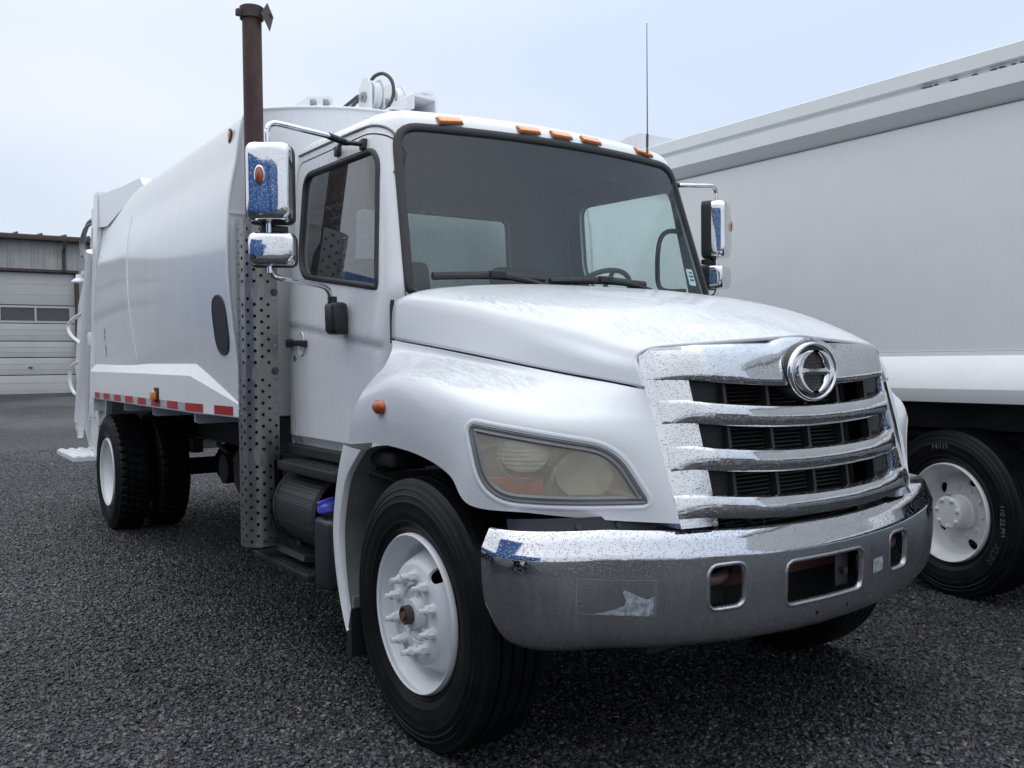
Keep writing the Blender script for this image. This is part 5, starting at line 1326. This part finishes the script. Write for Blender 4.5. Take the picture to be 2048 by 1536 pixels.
# ---------------------------------------------------------------- winch gear on the roof
wn_ = MB(); wn_.ext([(-.615, 2.90), (-.605, 3.086), (-.46, 3.109), (-.440, 3.095), (-.440, 2.90), (-.458, 2.90), (-.460, 3.078), (-.475, 3.092), (-.505, 3.088), (-.512, 2.90), (-.540, 2.90), (-.545, 3.070), (-.56, 3.080), (-.590, 3.072), (-.602, 2.90)], 'y', 3.10, 3.35); wn_.build('roof_bracket', 'white_rail', body)
def sheave(cx, y0, name='pulley_block'):
    pb = MB()
    out_ = [(y0-.08, 2.925), (y0-.08, 3.15), (y0-.04, 3.215), (y0+.02, 3.222), (y0+.08, 3.17), (y0+.09, 2.925)]
    pb.ext(out_, 'x', cx-.060, cx-.048); pb.ext(out_, 'x', cx+.028, cx+.040)
    pb = pb.build(name, 'white_rail', body)
    pu = MB(); pu.lathe([(.03, -.024), (.092, -.024), (.095, -.018), (.078, -.006), (.078, .006), (.095, .018), (.092, .024), (.03, .024)], 36, 'x', (cx-.010, y0-.005, 3.110)); pu.build('pulley', 'white_rail', pb, angle=30)
    nt_ = MB(); nt_.cyl((cx-.061, y0, 3.10), (cx-.082, y0, 3.10), .032, 6); nt_.cyl((cx-.082, y0, 3.10), (cx-.094, y0, 3.10), .018, 12); nt_.build('pulley_bolt', 'bare_steel', pb)
    return pb
sheave(-.225, 2.97); sheave(-.045, 3.02)
cb = MB(); cb.tube([(-.235, 3.00, 3.20), (-.225, 2.95, 3.235), (-.195, 2.89, 3.240), (-.165, 2.84, 3.19), (-.160, 2.83, 3.10), (-.19, 2.86, 3.02), (-.22, 2.93, 2.98)], .0115, 8, smooth=5); cb.tube([(-.30, 3.03, 3.12), (-.36, 3.2, 3.05), (-.46, 3.6, 2.965)], .012, 8); cb.tube([(-.24, 3.12, 3.14), (-.24, 3.9, 3.0)], .0115, 8); cb.build('winch_cable', 'cable_steel', body)
ch = MB()
ch.ext([(-.175, 2.955), (-.175, 3.040), (-.168, 3.050), (-.020, 3.040), (-.008, 3.030), (-.008, 2.955), (-.020, 2.955), (-.022, 3.022), (-.160, 3.030), (-.163, 2.955)], 'y', 2.56, 3.10); ch.box((-.09, 3.06, 3.0), (.14, .01, .06)); ch.box((-.23, 2.86, 2.960), (.10, .46, .016)); ch.box((-.045, 2.80, 3.075), (.085, .40, .010)); ch.box((-.045, 2.80, 3.059), (.012, .38, .022))
ch.build('winch_channel', 'white_rail', body)
wm = MB(); wm.cyl((-.30, 3.25, 3.02), (.25, 3.25, 3.02), .06, 18); wm.build('winch_drum', 'white_rail', body)

# ---------------------------------------------------------------- tailgate, cylinder, hoses, step
tg = MB(); tg.ext([(6.87, .72), (6.87, 2.92), (7.10, 2.94), (8.35, 2.10), (8.62, 1.45), (8.45, 1.05), (7.9, .62), (7.2, .60)], 'x', -1.055, 1.055); tgo = tg.build('tailgate', 'white_paint', T)
tp = MB(); tp.ext([(6.875, .56), (6.875, 2.90), (6.98, 2.90), (6.98, 1.3), (7.12, .60)], 'x', -1.150, -1.056); tp.box((-1.165, 7.0, 1.70), (.06, .14, .13), bev=.01); tp.box((-1.16, 7.05, 1.06), (.05, .1, .18), bev=.01); tp.build('tailgate_post', 'white_rail', tgo)
cy = MB(); cy.cyl((-1.135, 7.02, 2.52), (-1.135, 7.85, .90), .064, 24); cy.cyl((-1.135, 7.0, 2.56), (-1.135, 6.9, 2.74), .03, 14); cy.cyl((-1.135, 7.85, .90), (-1.135, 7.90, .82), .045, 14); cy.lathe([(.06, -.02), (.06, .02)], 16, 'x', (-1.135, 7.92, .78)); cy.box((-1.13, 7.93, .80), (.05, .10, .14), bev=.01); cy.build('hydraulic_cylinder', 'white_paint', tgo)
hs = MB(); hs.tube([(-1.10, 6.92, 2.82), (-1.15, 7.10, 2.80), (-1.16, 7.32, 2.70), (-1.16, 7.36, 2.60), (-1.16, 7.22, 2.45), (-1.15, 7.12, 2.30)], .020, 10, smooth=5); hs.tube([(-1.10, 6.92, 2.78), (-1.17, 7.14, 2.76), (-1.18, 7.37, 2.64), (-1.18, 7.30, 2.50)], .014, 8, smooth=5)
hs.build('hydraulic_hose', simple('hose_grey', (.22, .225, .23), .5), tgo)
for P in ([(-1.12, 7.50, 2.0), (-1.16, 8.15, 1.92), (-1.17, 8.25, 1.85), (-1.16, 8.1, 1.76), (-1.12, 7.72, 1.66)], [(-1.12, 7.70, 1.52), (-1.15, 8.22, 1.45), (-1.16, 8.30, 1.30), (-1.14, 8.20, 1.18), (-1.12, 7.95, 1.15)]):
    h_ = MB(); h_.tube(P, .018, 8, smooth=5); h_.build('grab_rail', 'white_rail', tgo)
lf = MB(); lf.tube([(-1.10, 7.9, 1.78), (-1.10, 7.9, 1.68), (-1.10, 8.0, 1.67), (-1.10, 8.05, 1.73)], .014, 8, smooth=3); lf.build('latch', 'bare_steel', tgo)
lm = MB(); lm.lathe([(.0, .07), (.03, .065), (.035, .03), (.075, .0), (.075, -.012), (.0, -.02)], 20, 'z', (-1.16, 7.62, 2.29)); lm.box((-1.13, 7.55, 2.37), (.03, .12, .03)); lm.build('work_lamp', 'white_rail', tgo, angle=40)
sp2 = MB(); sp2.ext([(7.15, .555), (8.15, .555), (8.15, .595), (7.15, .595)], 'x', -1.32, -.85)
for i in range(4): sp2.box((-1.28+i*.09, 7.65, .600), (.045, .98, .016), bev=.005)
sp2.build('riding_step', 'white_rail', tgo, angle=40)
lw = MB(); lw.ext([(6.86, 1.16), (6.86, .60), (7.15, .52), (7.30, .60), (7.12, 1.1)], 'x', -1.12, -1.10); lw.ext([(5.95, 1.165), (6.86, 1.165), (6.86, .72), (6.70, .72)] if False else [(6.55, 1.165), (6.86, 1.165), (6.86, .74), (6.78, .74)], 'x', -1.13, -1.08); lw.box((-1.10, 6.93, .62), (.08, .10, .26), bev=.008); lw.box((-1.13, 6.87, .98), (.05, .12, .16), bev=.01); lw.build('tailgate_bracket', 'white_rail', tgo)
bx = MB(); bx.ext([(7.1, .60), (7.1, .74), (6.88, .90), (6.88, .60)], 'x', -1.09, -.55); bx.build('step_gusset', 'chassis_black', tgo)

# ================================================================== things mirrored in the chrome and paint: trucks parked round the yard
def yard_truck(name, label, cat, loc, rz, paint, kind):
    t = thing(name, label, cat, loc)
    t.rotation_euler.z = rz
    def pt(mb, nm, mat, par=t, ang=32):
        o = bpy.data.objects.new(nm, mb.mesh(nm, mat, ang)); COL.objects.link(o); o.parent = par; return o
    cbm = MB(); cbm.ext([(0, .75), (0, 1.35), (.10, 1.50), (1.15, 1.72), (1.45, 2.62), (1.75, 2.72), (2.7, 2.72), (2.7, .75)], 'x', -1.05, 1.05)
    c_ = pt(cbm, 'cab', paint)
    g_ = MB(); g_.add([(-.92, 1.17, 1.80), (.92, 1.17, 1.80), (.84, 1.42, 2.55), (-.84, 1.42, 2.55)], [(0, 1, 2, 3)]); g_.box((-1.053, 1.95, 2.12), (.006, .8, .55)); g_.box((1.053, 1.95, 2.12), (.006, .8, .55)); pt(g_, 'windshield', 'truck_glass_dark', c_)
    gr_ = MB(); gr_.box((0, -.02, 1.12), (1.1, .05, .5), bev=.02); pt(gr_, 'grille', 'dark_steel', c_)
    bp = MB(); bp.box((0, -.10, .65), (2.3, .2, .3), bev=.04); pt(bp, 'bumper', 'chrome')
    for s in (-1, 1):
        hl = MB(); hl.box((s*.8, -.01, 1.1), (.35, .06, .22), bev=.02); pt(hl, 'headlight', 'reflector')
        mr = MB(); mr.box((s*1.3, 1.3, 2.1), (.2, .08, .45), bev=.02); mr.tube([(s*1.0, 1.3, 2.35), (s*1.3, 1.3, 2.35)], .015); pt(mr, 'mirror', 'black_plastic')
    bdm = MB()
    if kind == 'box': bdm.box((0, 5.6, 2.30), (2.5, 5.4, 2.5), bev=.04)
    elif kind in ('dump', 'tall'):
        zt_ = 3.55 if kind == 'tall' else 2.7
        bdm.ext([(-1.2, 1.3), (1.2, 1.3), (1.22, zt_), (-1.22, zt_)], 'y', 2.9, 8.2)
        for y in (3.2, 4.2, 5.2, 6.2, 7.2, 8.0): bdm.box((0, y, (1.3+zt_)/2), (2.58, .12, zt_-1.3), bev=.01)
    pt(bdm, 'cargo_body', paint if kind != 'box' else 'white_trailer')
    fr_ = MB(); fr_.box((0, 4.6, .92), (.9, 7.4, .22)); pt(fr_, 'frame', 'chassis_black')
    for x, y in ((-1.015, 1.0), (1.015, 1.0), (-1.015, 6.4), (1.015, 6.4)):
        w = bpy.data.objects.new('wheel', RIM['dish']); COL.objects.link(w); w.parent = t; w.location = (x, y, .505); w.rotation_euler = (0, 0, 0 if x < 0 else pi); sub('tyre', TY['rib'], w)
    return t
yard_truck('dump_truck', 'blue ribbed dump truck beside the yard lane, nearer the photographer, mirrored in the bumper corner', 'dump truck', (-6.0, 4.6, 0), pi, 'blue_paint', 'tall')
yard_truck('dump_truck', 'blue ribbed dump truck farther back, mirrored in the side window of the white truck', 'dump truck', (-5.9, 7.6, 0), 0, 'blue_paint', 'tall')
yard_truck('box_truck', 'white box truck facing the grille from across the yard', 'box truck', (1.6, -9.5, 0), radians(176), 'white_paint', 'box')
M['dark_paint'] = simple('dark_paint', (.04, .042, .045), .3, coat=.5)
yard_truck('cab_truck', 'dark dump truck facing the bumper from across the yard', 'dump truck', (5.4, -9.0, 0), radians(184), 'dark_paint', 'dump')
yard_truck('grey_truck', 'white box truck standing behind the photographer', 'box truck', (-2.4, -10.5, 0), radians(180), 'white_paint', 'box')
